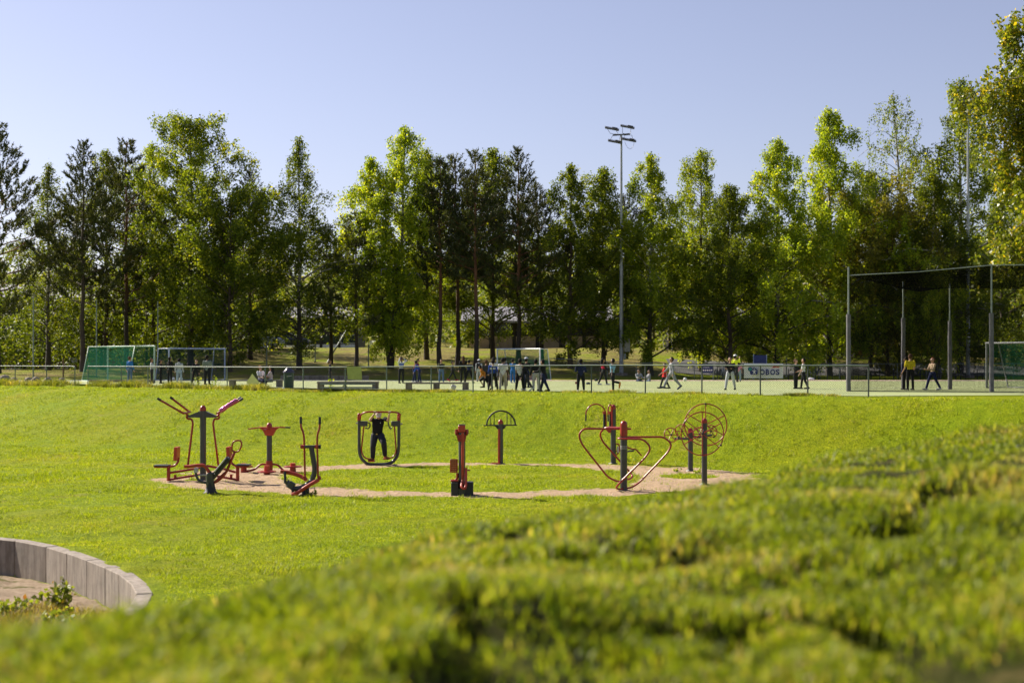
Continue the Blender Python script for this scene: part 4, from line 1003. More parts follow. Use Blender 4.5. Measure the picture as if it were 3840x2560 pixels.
def person(x, y, H, face, label, top='black', bottom='black', hair='hairblack', skin='m', shoes='black', lean=0, side=0, legs=((0, 0, 3), (0, 0, 3)), arms=((0, 8, 10), (0, 8, 10)),
           sleeve='long', short=False, longhair=False, hat=None, vest=None, hood=False, stripe=None, loose=1.0, sit=0, z=None, turn=0, headdown=0, group='children and adults on the sports pitch', skirt=None, bag=None, voxel=.017, collar=None, zoff=0):
    "face: 0 looks at the camera, 180 away, 90 towards picture right. legs/arms: (swing forward, bend / abduct, spread / elbow bend)"
    # local frame: +X person's left when facing -Y ; forward = -Y
    fw = Vector((0, -1, 0)); zz = Vector((0, 0, 1)); xx = Vector((1, 0, 0))
    thigh, shin, foot = .245*H, .245*H, .045*H; hipw = .058*H; shw = .112*H
    joints = []; low = 1e9
    for sgn, (sw, kb, spd) in zip((-1, 1), legs):
        hip = Vector((sgn*hipw, 0, 0)); d = Vector((0, 0, -1)); d = rotv(d, 'X', -sw); d = rotv(d, 'Y', -sgn*spd)
        knee = hip+d*thigh; d2 = Vector((0, 0, -1)); d2 = rotv(d2, 'X', -(sw-kb)); d2 = rotv(d2, 'Y', -sgn*spd*.6); ank = knee+d2*shin
        ft = d2.cross(xx).normalized(); ft = ft if ft.dot(fw) > -.2 else -ft
        if abs(sw-kb) < 35: ft = (fw+ft*.4).normalized()
        toe = ank+ft*.125*H+Vector((0, 0, -foot*.75)) ; heel = ank-ft*.035*H+Vector((0, 0, -foot*.8))
        joints.append((hip, knee, ank, toe, heel)); low = min(low, toe.z-.012*H, heel.z-.012*H)
    if sit: low = -sit*H
    if z is None: z = max(hz(x, y), 0)+.025
    z += zoff
    root = empty('person', (x, y, z), label, 'person', group, R(face))
    up = rotv(rotv(zz, 'X', lean), 'Y', side); rt = rotv(xx, 'Z', turn); rt = (rt-up*rt.dot(up)).normalized(); fd = up.cross(rt).normalized(); fd = fd if fd.dot(fw) > 0 else -fd
    pel = Vector((0, 0, -low)); W = lambda v: v+pel
    neck = pel+up*.30*H; chest = pel+up*.22*H
    hup = (rotv(up, 'X', headdown)*.6+zz*(.4 if not headdown else .1)).normalized(); head = neck+up*.035*H+hup*.075*H; hf = (fd-hup*fd.dot(hup)).normalized()
    r = H/1.6
    body = MB(); tp = MB(); bt = MB(); shoe = []
    def rings(k): return [(pel-up*.05*H, rt*.075*H*k, fd*.055*H*k), (pel+up*.02*H, rt*.085*H*k, fd*.06*H*k), (pel+up*.09*H, rt*.075*H*k, fd*.052*H*k), (pel+up*.19*H, rt*.095*H*k, fd*.062*H*k), (pel+up*.26*H, rt*.105*H*k, fd*.058*H*k), (pel+up*.295*H, rt*.06*H*k, fd*.045*H*k)]
    torso_rings(body, rings(.92)); torso_rings(tp, rings(1.06*loose)[0 if loose > 1.05 else 1:])
    capsule(body, [neck-up*.02*H, neck+hup*.05*H], [.034*H, .031*H])
    body.ball(head, .062*H, 14, (.88, 1.0, 1.18))
    body.ball(head-hup*.035*H+hf*.022*H, .036*H, 10); body.ball(head+hf*.066*H-hup*.008*H, .012*H, 8)
    for sgn in (-1, 1): body.ball(head+rt*sgn*.055*H-hup*.005*H, .014*H, 8, (.6, 1, 1.3))
    if collar: pass
    for (hip, knee, ank, toe, heel) in joints:
        a, b, c = W(hip), W(knee), W(ank)
        capsule(body, [a, b, c], [.048*H, .033*H, .022*H]); capsule(body, [W(heel), W(toe)], [.022*H, .018*H])
        kk = 1.0 if short is False else 1.15
        if short: capsule(bt, [a, a.lerp(b, .5), a.lerp(b, .92)], [.062*H, .058*H, .056*H])
        else: capsule(bt, [a, b, b.lerp(c, .5), c-(c-b)*.04], [.060*H*loose, .044*H*loose, .040*H*loose, .036*H])
        s_ = MB(); capsule(s_, [W(heel), W(heel).lerp(W(toe), .6), W(toe)], [.030*H, .029*H, .022*H]); s_.ball(c-(c-b)*.02, .03*H, 8); shoe.append(s_)
    torso_rings(bt, [(pel-up*.055*H, rt*.075*H, fd*.06*H), (pel+up*.0*H, rt*.092*H, fd*.068*H), (pel+up*.055*H, rt*.085*H, fd*.062*H)])
    if skirt: torso_rings(tp, [(pel-zz*skirt*H, rt*.15*H, fd*.12*H), (pel, rt*.11*H, fd*.085*H), (pel+up*.1*H, rt*.09*H, fd*.07*H)])
    fingers = MB()
    for sgn, (sw, ab, el) in zip((-1, 1), arms):
        sh = neck-up*.035*H+rt*sgn*shw; d = -up; d = Matrix.Rotation(R(sw), 3, -rt)@d if False else (Matrix.Rotation(R(-sw), 3, rt)@d)
        ax = fd; d = Matrix.Rotation(R(sgn*-ab) if True else 0, 3, -fd)@d if False else d
        # abduct: rotate away from the body around the forward axis
        q1 = Matrix.Rotation(R(ab), 3, fd)@d; q2 = Matrix.Rotation(R(-ab), 3, fd)@d
        d = q1 if (q1-q2).dot(rt*sgn) > 0 else q2
        elb = sh+d*.172*H
        n_ = (fd if abs(d.dot(fd)) < .8 else up); axis = d.cross(n_).normalized()
        d2 = Matrix.Rotation(R(el), 3, axis)@d; 
        if el > 60: d2 = (d2-rt*sgn*.25).normalized()
        wr = elb+d2*.145*H; ha = wr+d2*.035*H
        capsule(body, [sh, elb, wr], [.034*H, .024*H, .017*H]); body.ball(ha, .022*H, 8, (1, 1, 1.05))
        sd_ = d2.cross(up if abs(d2.dot(up)) < .9 else fd).normalized()
        for fi in range(4):
            b0 = ha+sd_*(fi-1.5)*.0115*H+d2*.012*H; L = (.040, .046, .043, .034)[fi]*H
            curl = d2.cross(sd_)*-.25; fingers.tube([b0, b0+d2*L*.55, b0+d2*L*.55+(d2+curl).normalized()*L*.5], [.0055*H, .005*H, .004*H], 6)
        fingers.tube([ha-sd_*.015*H, ha-sd_*.034*H+d2*.018*H, ha-sd_*.036*H+d2*.036*H], [.0065*H, .006*H, .005*H], 6)
        if sleeve == 'long': capsule(tp, [sh, elb, wr-d2*.01*H], [.044*H*loose, .034*H*loose, .027*H])
        elif sleeve == 'short': capsule(tp, [sh, sh.lerp(elb, .7)], [.044*H, .040*H])
        else: capsule(tp, [sh, sh.lerp(elb, .12)], [.040*H, .036*H])
    if hood: tp.ball(neck-fd*.03*H+hup*.015*H, .05*H, 10, (1.1, .9, .9))
    remesh('body', body, voxel*r, root, SKIN[skin], fingers)
    remesh('top', tp, voxel*r, root, cloth(top)); remesh('trousers' if not short else 'shorts', bt, voxel*r, root, cloth(bottom))
    for s_ in shoe: s_.build('shoe', cloth(shoes), root)
    hm = MB()
    n0 = len(hm.V); hm.ball(head-hf*.010*H+hup*.012*H, .069*H, 14, (.92, 1.0, 1.12))
    # open the face
    vs = [Vector(v) for v in hm.V]; keepv = [not ((v-head).dot(hf) > .018*H and (v-head).dot(hup) < .032*H) for v in vs]
    hm.P = [f for f in hm.P if all(keepv[i] for i in f)]
    if longhair:
        capsule(hm, [head-hf*.05*H, neck-fd*.055*H, neck-fd*.06*H-zz*.08*H], [.055*H, .06*H, .045*H], 10)
    ho = hm.build('hair', cloth(hair), root)
    if hat:
        k = MB(); k.ball(head+hup*.022*H-hf*.004*H, .075*H, 14, (.95, 1.05, .98)); vs = [Vector(v) for v in k.V]; kv = [(v-head).dot(hup) > .012*H for v in vs]; k.P = [f for f in k.P if all(kv[i] for i in f)]
        if hat[1] == 'cap': 
            a = head+hup*.022*H+hf*.06*H; k.prism([a-rt*.05*H, a+rt*.05*H, a+rt*.035*H+hf*.055*H-hup*.01*H, a-rt*.035*H+hf*.055*H-hup*.01*H], hup*.006*H)
        k.build('hat', cloth(hat[0]), root)
    for (nm, s1, s0, s2) in (('left', 0, 0, 0),):
        for sgn in (-1, 1):
            e = MB(); e.ball(head+hf*.056*H+rt*sgn*.021*H+hup*.012*H, .0075*H, 6); e.build('eye', cloth('hairblack'), root)
    if vest:
        v_ = MB(); rr_ = rings(1.16)[2:5]; torso_rings(v_, rr_); remesh('vest', v_, voxel*r, root, cloth(vest))
    if stripe:
        v_ = MB(); rr_ = [(pel+up*.17*H, rt*.108*H, fd*.072*H), (pel+up*.225*H, rt*.113*H, fd*.072*H)]; torso_rings(v_, rr_, 18); v_.build('chest_stripe', cloth(stripe), root)
    if bag:
        b_ = MB(); b_.box(chest-fd*.11*H-up*.03*H, (.16*H, .08*H, .22*H)); b_.build('backpack', cloth(bag), root, bevel=.02)
    return root
def P_(px, foot, hd, face, label, **k):
    "stand on the pitch where the feet are seen; height from head to foot in picture pixels"
    d = CZ*F/(foot-HY); d = min(max(d, fence_pt(px).y+.7), 97)
    H = (foot-hd)/F*d
    x = (px-CX)/F*d
    return person(x, d, H, face, label, **k)
W1 = ((22, 6, 4), (-16, 10, 4)); W2 = ((-18, 14, 4), (20, 4, 4)); ST = ((0, 0, 5), (0, 0, 5)); WIDE = ((14, 4, 12), (-14, 8, 12))
AD = ((5, 8, 14), (-5, 8, 14)); AF = ((25, 6, 70), (25, 6, 70)); AW_ = ((25, 10, 25), (-25, 10, 25)); AH = ((150, 25, 110), (150, 25, 110))
P_(487, 1436, 1340, 150, 'boy in a blue top standing behind the net of the slanted green goal', top='midblue', bottom='denim', arms=AD, skin='l', hair='hairbrown')
P_(569, 1438, 1347, 100, 'child in a pale patterned hoodie by the right post of the slanted green goal', top='lightgrey', bottom='charcoal', arms=AF, hair='hairbrown')
P_(603, 1439, 1352, 95, 'child all in black holding hands out between the two left goals', top='black', bottom='black', arms=AF, skin='m')
P_(637, 1440, 1343, 140, 'child in black jacket with pale shoulders facing the blue framed goal', top='black', bottom='black', arms=AD, legs=ST, hood=True)
P_(672, 1444, 1348, 175, 'child in pale blue hoodie and light jeans seen from behind', top='lightgrey', bottom='palejeans', arms=AD, hood=True, skin='d')
P_(733, 1438, 1350, 20, 'child in black clothes leaning inside the blue framed goal', top='black', bottom='black', side=6, lean=4, legs=WIDE, arms=AD, hair='hairbrown', skin='l')
P_(777, 1444, 1336, 170, 'taller child with bushy hair in grey green jacket and black trousers', top='greygreen', bottom='black', loose=1.15, arms=((10, 14, 60), (10, 14, 60)), skin='d')
P_(1238, 1434, 1354, 90, 'thin child in dark clothes standing sideways left of the blank yellow board', top='black', bottom='charcoal', arms=AD, skin='m', hair='hairbrown')
P_(1505, 1438, 1341, 30, 'child in grey striped jumper with both hands raised to the head', top='lightgrey', bottom='black', arms=((120, 30, 120), (120, 30, 120)), legs=WIDE, skin='d', stripe='blue')
P_(1553, 1434, 1345, 70, 'child in maroon top bending forward beside the crowd', top='maroon', bottom='navy', lean=28, legs=((18, 10, 5), (-8, 6, 5)), arms=((40, 10, 20), (40, 10, 20)), shoes='white')
P_(1573, 1435, 1352, 255, 'child in bright blue jacket bent over behind the maroon top', top='blue', bottom='navy', lean=30, legs=((15, 10, 6), (-8, 6, 6)), arms=((50, 10, 20), (35, 10, 20)))
P_(1655, 1436, 1350, 10, 'child in black top with olive sleeves and blue jeans left of the fence gap', top='olive', bottom='denim', vest='black', arms=AD, skin='m', legs=ST)
P_(1697, 1431, 1358, 80, 'child in dark clothes and red shoes striding left of the crowd', top='charcoal', bottom='black', legs=((28, 6, 3), (-24, 12, 3)), arms=AW_, shoes='crimson')
P_(1737, 1437, 1339, 190, 'long haired child in black standing close to another left of the fence gap', top='black', bottom='black', longhair=True, hair='hairbrown', arms=((60, 10, 90), (5, 8, 10)), skin='l')
P_(1759, 1437, 1352, 150, 'child in black cap and navy jacket left of the fence gap', top='navy', bottom='black', hat=('black', 'cap'), legs=WIDE, arms=AF, shoes='black')
P_(1796, 1432, 1351, 170, 'child in grey hoodie with white cap and dark backpack', top='lightgrey', bottom='lightgrey', hat=('white', 'beanie'), bag='black', arms=AD, hood=True)
P_(1823, 1455, 1354, 180, 'dark haired child in black half hidden behind the orange jumper', top='charcoal', bottom='black', arms=AD, hair='hairbrown')
P_(1818, 1467, 1370, 262, 'child in orange jumper and black shorts sprinting with a hard lean', top='orange', bottom='black', short=True, side=0, lean=30, legs=((52, 85, 4), (-30, 14, 4)), arms=((35, 15, 30), (-35, 10, 60)), skin='m', hood=True)
P_(1851, 1452, 1345, 170, 'dark haired child in pale top behind the fence gate post', top='offwhite', bottom='charcoal', arms=AD)
P_(1849, 1470, 1356, 175, 'child in blue and white jumper with black trousers at the gate post', top='blue', bottom='black', legs=WIDE, arms=((-15, 16, 25), (20, 12, 30)), stripe='white')
P_(1886, 1469, 1350, 178, 'child in white t shirt and beige trousers walking away from the fence', top='white', bottom='beige', loose=1.12, sleeve='short', legs=((10, 4, 4), (-12, 14, 4)), arms=AD, skin='d')
P_(1893, 1448, 1345, 200, 'child with black hair in black top just behind the white t shirt', top='black', bottom='black', arms=AD, skin='d')
P_(1923, 1437, 1350, 150, 'child in blue tracksuit and white shoes in front of the centre goal', top='midblue', bottom='midblue', shoes='white', arms=AF)
P_(1950, 1470, 1353, 165, 'child in white t shirt and black baggy trousers in front of the centre goal', top='white', bottom='black', sleeve='short', loose=1.15, arms=((20, 10, 40), (10, 8, 20)), legs=((6, 4, 7), (-8, 8, 7)), skin='m')
P_(1974, 1455, 1345, 150, 'child in pale grey beanie behind the bending child in black', top='black', bottom='navy', hat=('lightgrey', 'beanie'), arms=AD)
P_(1977, 1470, 1366, 250, 'child in black hooded jacket bending with one arm stretched out left', top='black', bottom='charcoal', lean=26, legs=((20, 8, 8), (-20, 16, 8)), arms=((80, 10, 10), (20, 10, 30)), shoes='white', hood=True, loose=1.1)
P_(2009, 1467, 1352, 185, 'child in black jacket and white trousers left of the centre goal post', top='black', bottom='offwhite', arms=((25, 20, 50), (10, 10, 20)), legs=((8, 6, 4), (-10, 10, 4)))
P_(2040, 1468, 1349, 240, 'child in long black coat standing with legs wide apart right of the crowd', top='black', bottom='navy', skirt=.14, lean=8, loose=1.12, legs=((24, 6, 8), (-22, 8, 8)), arms=((35, 12, 60), (35, 12, 60)), skin='m')
P_(2178, 1469, 1351, 182, 'child in navy, white and grey hooded jacket seen from behind', top='navy', bottom='black', stripe='white', hood=True, loose=1.15, arms=((15, 16, 70), (15, 16, 70)), legs=((2, 2, 6), (-2, 2, 6)), shoes='offwhite')
P_(2262, 1444, 1346, 100, 'child in crimson vest over black sleeves and headscarf', top='black', bottom='black', vest='crimson', hat=('black', 'beanie'), longhair=True, legs=((18, 8, 8), (-14, 10, 8)), shoes='white', arms=AW_)
P_(2296, 1469, 1349, 235, 'child in light blue t shirt running with one foot kicked back', top='lightblue', bottom='black', sleeve='short', legs=((4, 4, 4), (-20, 60, 6)), arms=((20, 14, 40), (-30, 20, 20)), skin='d', shoes='orange', side=-4)
P_(2492, 1458, 1364, 270, 'child in bright red vest walking beside the grey tracksuit', top='red', bottom='charcoal', sleeve='short', skirt=.06, legs=W1, arms=AW_, skin='m')
P_(2518, 1462, 1343, 275, 'tall child in grey tracksuit taking a long step', top='grey', bottom='grey', legs=((30, 6, 3), (-26, 16, 3)), arms=((30, 10, 20), (-10, 10, 20)), shoes='navy', loose=1.1)
P_(2738, 1463, 1342, 340, 'youth in black jumper and pale grey trousers near the navy sign', top='black', bottom='lightgrey', legs=((12, 4, 10), (-12, 8, 10)), arms=AF, skin='m', loose=1.08)
P_(2757, 1433, 1334, 150, 'person in white helmet and yellow high visibility vest', top='hivis', bottom='charcoal', hat=('white', 'cap'), arms=((70, 10, 90), (20, 10, 30)), skin='l')
P_(2770, 1432, 1356, 170, 'child in pink t shirt and pale flared jeans left of the white banner', top='pink', bottom='palejeans', sleeve='short', longhair=True, loose=1.1, arms=((5, 8, 10), (100, 30, 90)), skin='m')
P_(2984, 1459, 1351, 60, 'adult dressed all in black right of the white banner', top='black', bottom='black', arms=AF, legs=ST, loose=1.12, skin='l', hair='hairbrown')
P_(3013, 1460, 1347, 250, 'youth in white t shirt with red collar and black trousers right of the banner', top='white', bottom='black', sleeve='short', legs=((14, 6, 6), (-14, 10, 6)), arms=((25, 10, 40), (10, 8, 20)), skin='m')
P_(3413, 1464, 1332, 190, 'curly haired person in a yellow and black jersey inside the cage', top='yellow', bottom='black', sleeve='short', vest='yellow', legs=((4, 2, 6), (-4, 4, 6)), arms=((10, 10, 30), (10, 10, 30)), skin='l', hair='hairbrown')
P_(3396, 1463, 1345, 200, 'person in dark jacket hidden by a padded cage post', top='navy', bottom='black', arms=AD)
P_(3497, 1463, 1342, 290, 'person in beige shirt and dark trousers walking left inside the cage', top='sand', bottom='navy', legs=((22, 4, 5), (-20, 10, 5)), arms=AF, skin='l', shoes='offwhite', hair='hairginger', bag='charcoal')
# seated
CR = ((82, 130, 35), (82, 130, 35))
SITG = 'seated children'
def sit_at(px, py, d, H, face, label, **k):
    p = at(px, py, d); return person(p.x, d, H, face, label, z=p.z, sit=.04, group=SITG, **k)
sit_at(977, 1430, 66.3, 1.42, 50, 'child in white t shirt sitting cross legged on the left bench', top='white', bottom='navy', sleeve='short', legs=CR, arms=((30, 10, 50), (30, 10, 50)), skin='l', hair='hairginger')
sit_at(1016, 1431, 66.3, 1.42, 265, 'long haired child in pale pink t shirt sitting on the left bench', top='palepink', bottom='palejeans', sleeve='short', longhair=True, legs=((85, 80, 6), (85, 80, 6)), arms=((45, 10, 50), (30, 10, 50)), skin='m')
sit_at(2395, 1431, 84.0, 1.4, 20, 'child in grey hoodie sitting cross legged at the far pitch edge, nearer the lamp mast', top='grey', bottom='navy', hood=True, legs=CR, arms=((40, 10, 50), (40, 10, 50)), skin='m', shoes='black')
sit_at(2434, 1432, 84.5, 1.4, 280, 'child in grey jumper sitting sideways at the far pitch edge', top='grey', bottom='denim', legs=((80, 120, 8), (70, 100, 8)), arms=((40, 10, 50), (40, 10, 50)), skin='m')

# ------------------------------------------------------------------ the man on the air walker
def walker_man():
    k = AW; o = k.p(630, 905); H = 1.74
    root = empty('person', o, 'man in pale cap, black polo shirt and dark trousers swinging on the air walker', 'person')
    def p(X, Y, dd=0): return k.p(X, Y, dd)-o
    body, tp, bt = MB(), MB(), MB()
    nk, wa = p(622, 372, -.06), p(602, 575, .02); up = (nk-wa).normalized(); rt = Vector((1, 0, 0)); fd = Vector((0, -1, 0))
    L = (nk-wa).length
    def rings(s): return [(wa-up*.10, rt*.155*s, fd*.115*s), (wa, rt*.165*s, fd*.12*s), (wa+up*L*.35, rt*.17*s, fd*.125*s), (wa+up*L*.7, rt*.195*s, fd*.125*s), (wa+up*L*.93, rt*.175*s, fd*.10*s), (wa+up*L*1.0, rt*.09*s, fd*.08*s)]
    torso_rings(body, rings(.93)); torso_rings(tp, rings(1.05)[1:])
    head = p(628, 333, -.15); hup = Vector((0, -.35, .94)).normalized(); hf = Vector((0, -.94, -.35)).normalized()
    capsule(body, [nk-up*.03, head-hup*.06], [.062, .055])
    body.ball(head, .098, 16, (.86, 1.02, 1.2)); body.ball(head-hup*.06+hf*.035, .058, 10); body.ball(head+hf*.105-hup*.015, .018, 8)
    for s_ in (-1, 1): body.ball(head+rt*s_*.085, .024, 8, (.6, 1, 1.3))
    fingers = MB()
    for sh, el, wr, ha in ((p(540, 385, -.05), p(520, 392, -.22), p(575, 318, -.30), p(588, 290, -.31)), (p(708, 380, -.05), p(752, 398, -.2), p(768, 322, -.30), p(776, 291, -.31))):
        capsule(body, [sh, el, wr], [.060, .046, .030]); d2 = (ha-wr).normalized(); body.ball(ha-d2*.02, .036, 8, (1.1, .7, 1))
        capsule(tp, [sh, sh.lerp(el, .55)], [.078, .070])
        bar = ha+Vector((0, 0, 0))
        for fi in range(4):     # fingers wrap over the bar
            x0 = bar+Vector(((fi-1.5)*.021, 0, 0)); rr_ = .036
            fingers.tube([x0+Vector((0, -rr_*math.cos(t)*1.0, rr_*math.sin(t))) for t in (math.radians(a) for a in (-50, 0, 50, 100, 150)[:5 if fi in (1, 2) else 4])], [.0095, .0095, .009, .0085, .0075][:5 if fi in (1, 2) else 4], 7)
        sx = 1 if ha.x > 0 else -1
        fingers.tube([bar+Vector((-sx*.04, .01, -.035)), bar+Vector((-sx*.052, .028, -.005)), bar+Vector((-sx*.05, .03, .028))], [.011, .0105, .009], 7)
    lg = [((p(568, 600), p(553, 735, -.10), p(545, 872, .02)), p(500, 906, -.16), p(550, 903, .06)), ((p(652, 600), p(700, 690, -.30), p(703, 840, .02)), p(745, 880, -.12), p(702, 874, .08))]
    for (a, b, c), toe, heel in lg:
        capsule(body, [a, b, c], [.085, .058, .04]); capsule(body, [heel, toe], [.038, .032])
        capsule(bt, [a, a.lerp(b, .5), b, b.lerp(c, .5), c], [.125, .118, .098, .088, .080])
        s_ = MB(); capsule(s_, [heel, heel.lerp(toe, .6), toe], [.048, .048, .038]); s_.ball(c-Vector((0, 0, .03)), .05, 10); sh_ = s_.build('shoe', cloth('brown'), root)
        so = MB(); so.tube([heel-Vector((0, 0, .035)), toe-Vector((0, 0, .028))], [.045, .04], 8); so.build('sole', cloth('black'), sh_)
    torso_rings(bt, [(wa-up*.16, rt*.15, fd*.12), (wa-up*.08, rt*.18, fd*.13), (wa+up*.01, rt*.168, fd*.125)])
    remesh('body', body, .012, root, SKIN['l'], fingers); remesh('polo_shirt', tp, .012, root, cloth('black')); remesh('trousers', bt, .012, root, paint('dark_trousers', (.011, .012, .024), .85, var=.3))
    m = MB(); torso_rings(m, [(wa-up*.015, rt*.175, fd*.13), (wa+up*.02, rt*.175, fd*.13)], 24); b = m.build('belt', cloth('black'), root); m = MB(); m.box(wa+fd*.133, (.05, .01, .03)); m.build('buckle', paint('brass', (.6, .45, .15), .3, metal=1), b)
    m = MB(); m.ball(wa+up*L*.72+fd*.128+rt*.09, .013, 8, (1, .4, 1.3)); m.build('chest_badge', cloth('white'), root)
    m = MB(); m.ball(head-hf*.012+hup*.008, .104, 14, (.9, 1.02, 1.15)); vs = [Vector(v) for v in m.V]; kv = [not ((v-head).dot(hf) > .01 and (v-head).dot(hup) < .05) for v in vs]; m.P = [f for f in m.P if all(kv[i] for i in f)]; m.build('hair', cloth('grey'), root)
    cp = paint('cap_cloth', (.60, .50, .48), .8); m = MB(); m.ball(head+hup*.03, .112, 16, (.92, 1.04, .95)); vs = [Vector(v) for v in m.V]; kv = [(v-head).dot(hup) > .015 for v in vs]; m.P = [f for f in m.P if all(kv[i] for i in f)]; cap_ = m.build('cap', cp, root)
    m = MB(); a = head+hup*.03+hf*.09; pts = [a+rt*(.085*math.cos(t))+hf*(.085*math.sin(t))-hup*.03*math.sin(t) for t in [math.pi*i/10 for i in range(11)]]; m.prism(pts, hup*.008); m.build('cap_peak', cp, cap_)
    for s_ in (-1, 1):
        m = MB(); m.ball(head+hf*.092+rt*s_*.033+hup*.012, .011, 8); m.build('eye', cloth('hairblack'), root)
    m = MB(); m.tube([head+hf*.093+rt*x-hup*.055 for x in (-.025, 0, .025)], .006, 6); m.build('mouth', cloth('maroon'), root)
walker_man()
# ================================================================== FENCES
GALV = paint('galvanised', (.22, .25, .24), .5, metal=.35, var=.2); GREEN_RAIL = paint('green_grey_rail', (.12, .16, .13), .55, var=.2); DARKPOST = paint('fence_post_dark', (.055, .07, .062), .6)
M_chain = mesh_net('chain_link', (.06, .07, .065), .085, .085, .0052, True)
def fence(name, label, pts, posts, h=1.08, r=.027, rail_m=GREEN_RAIL, post_m=GREEN_RAIL, mesh=True, rail_r=.024, zf=None):
    zf = zf or (lambda x, y: 0.0)
    o = Vector((pts[0].x, pts[0].y, zf(pts[0].x, pts[0].y))); root = empty(name, o, label, 'fence')
    up = lambda p, z: Vector((p.x, p.y, zf(p.x, p.y)+z))
    m = MB(o); m.tube([up(p, h) for p in pts], rail_r, 8); m.build('top_rail', rail_m, root)
    for p in posts:
        m = MB(o); m.cyl(up(p, -.2), up(p, h-.01), r, 8); m.build('post', post_m, root)
    if mesh:
        s = sheet('wire_mesh', [[up(p, .04), up(p, h)] for p in pts], M_chain, root, o); s.location = (0, 0.0, 0)
    return root
FP = lambda *px: [fence_pt(a) for a in px]
SZ = lambda x, y: float(sag(x))
fence('chain_link_fence', 'low wire fence left of the open gap at the left', [Vector((-36, 84, 0))]+FP(57, 175, 281), [Vector((-31, 80.2, 0))]+FP(57, 175, 281), zf=SZ)
mid = (330, 455, 555, 717, 852, 995, 1137, 1295, 1450, 1617, 1774)
fence('chain_link_fence', 'long middle run of low wire fence carrying the blank yellow boards', FP(*mid), FP(*mid), zf=SZ)
rt_ = (1846, 2024, 2218, 2420, 2632, 2851, 3029, 3257)
fence('chain_link_fence', 'right run of low wire fence in front of the white banner', FP(*rt_), FP(*rt_), post_m=DARKPOST, zf=SZ)
far_ = [Vector((2.6+2.03*i, 99.5, 0)) for i in range(22)]
fence('chain_link_fence', 'far grey wire fence along the back edge of the pitch', far_, far_, h=1.02, r=.026, rail_m=GALV, post_m=GALV, zf=lambda x, y: max(0, hz(x, y)))

# ================================================================== MASTS AND POLES
def mast(px, d, ytop, label, yaw=0, box=True):
    x = (px-CX)/F*d; z0 = hz(x, d); zt = CZ-(ytop-HY)/F*d; o = Vector((x, d, z0)); root = empty('lamp_mast', o, label, 'lamp mast', 'tall lamp masts beside the pitch')
    zj = z0+(zt-z0)*.46
    m = MB(o); m.cyl((x, d, z0-.3), (x, d, zj), .155, 16, .125); m.cyl((x, d, zj), (x, d, zt), .105, 14, .068); m.build('pole', paint('mast_steel', (.30, .31, .34), .45, metal=.3), root)
    m = MB(o); m.lathe((x, d, z0-.05), [(.45, 0), (.45, .22), (.2, .25)], 14); m.build('footing', MC, root)
    c = Vector((x, d, zt)); M_ = Matrix.Rotation(R(yaw), 3, 'Z')
    m = MB(o); m.cyl(c+M_@Vector((-.62, 0, -.03)), c+M_@Vector((.62, 0, .06)), .055, 10); m.build('crossarm', GREY, root)
    for sx, sz in ((-.58, .42), (.52, .55), (-.36, -.50), (.64, -.38)):
        lc = c+M_@Vector((sx-.1, -.15, sz)); rot = M_@Matrix.Rotation(R(11), 3, 'Y')@Matrix.Rotation(R(17), 3, 'X')
        m = MB(o); m.box(lc, (1.02, .62, .10), rot=rot); m.box(lc+rot@Vector((.2, .1, .07)), (.4, .3, .08), rot=rot); f = m.build('floodlight', GREY, root, bevel=.02)
        m = MB(o); m.box(lc-rot@Vector((0, 0, .055)), (.92, .52, .012), rot=rot); m.build('lens', paint('lamp_glass', (.10, .10, .085), .25, spec=.6), f)
        m = MB(o); e = 1 if sz > 0 else -1; b = c+M_@Vector((sx*.8, 0, .02))
        for q in (-.36, .26): m.tube([lc+rot@Vector((q, 0, -.03*e)), b+M_@Vector((q*.9, -.05, .07*e)), b+M_@Vector((0, 0, .03*e))], .016, 6)
        m.build('bracket', GREY, f)
    if box:
        m = MB(o); m.box((x+.40, d-.05, CZ+(1350-1293)/F*d), (.40, .34, .98)); m.build('cabinet', paint('cabinet_cream', (.30, .29, .25), .6), root, bevel=.02)
        m = MB(o); m.box((x+.24, d-.05, CZ+(1350-1336)/F*d), (.14, .2, .4)); m.build('junction_box', GALV, root)
        m = MB(o); pts = smooth_path([c+Vector((.25, 0, -.5)), c+Vector((.4, 0, -.85)), c+Vector((.65, 0, -1.0)), c+Vector((.85, 0, -.8)), c+Vector((.9, 0, -.45))], 5); m.tube(pts, .012, 5); m.build('cable', GREY, root)
mast(2330, 101, 506, 'tall grey mast with four floodlights against open sky, right of the centre goal')
mast(3630, 101, 400, 'tall grey mast whose floodlights touch the birch at the right', yaw=-12, box=False)
ptops = [(125, 1115), (362, 1122), (592, 1130), (802, 1138), (1000, 1145), (1182, 1150), (1343, 1158)]
words = ['nearest the left edge', 'behind the left post of the slanted green goal', 'between the two left goals', 'behind the right half of the blue framed goal', 'beside the white car', 'left of the slanting stay', 'with the slanting stay']
for i, (px, yt) in enumerate(ptops):
    d = 92+3.35*i; p = at(px, yt, d); z0 = hz(p.x, d)-.1; o = Vector((p.x, d, z0)); root = empty('net_pole', o, 'thin tall steel pole '+words[i], 'pole', 'thin tall poles behind the left goals')
    m = MB(o); m.cyl(o, p, .05, 8, .035); m.build('pole', GALV, root)
    m = MB(o); m.box(o+Vector((0, 0, .1)), (.25, .25, .12)); m.build('footing', MC, root)
    if i == 6:
        q = at(1199, 1406, d-4); m = MB(o); m.cyl(at(1341, 1168, d), q, .055, 8); m.build('stay', GALV, root)

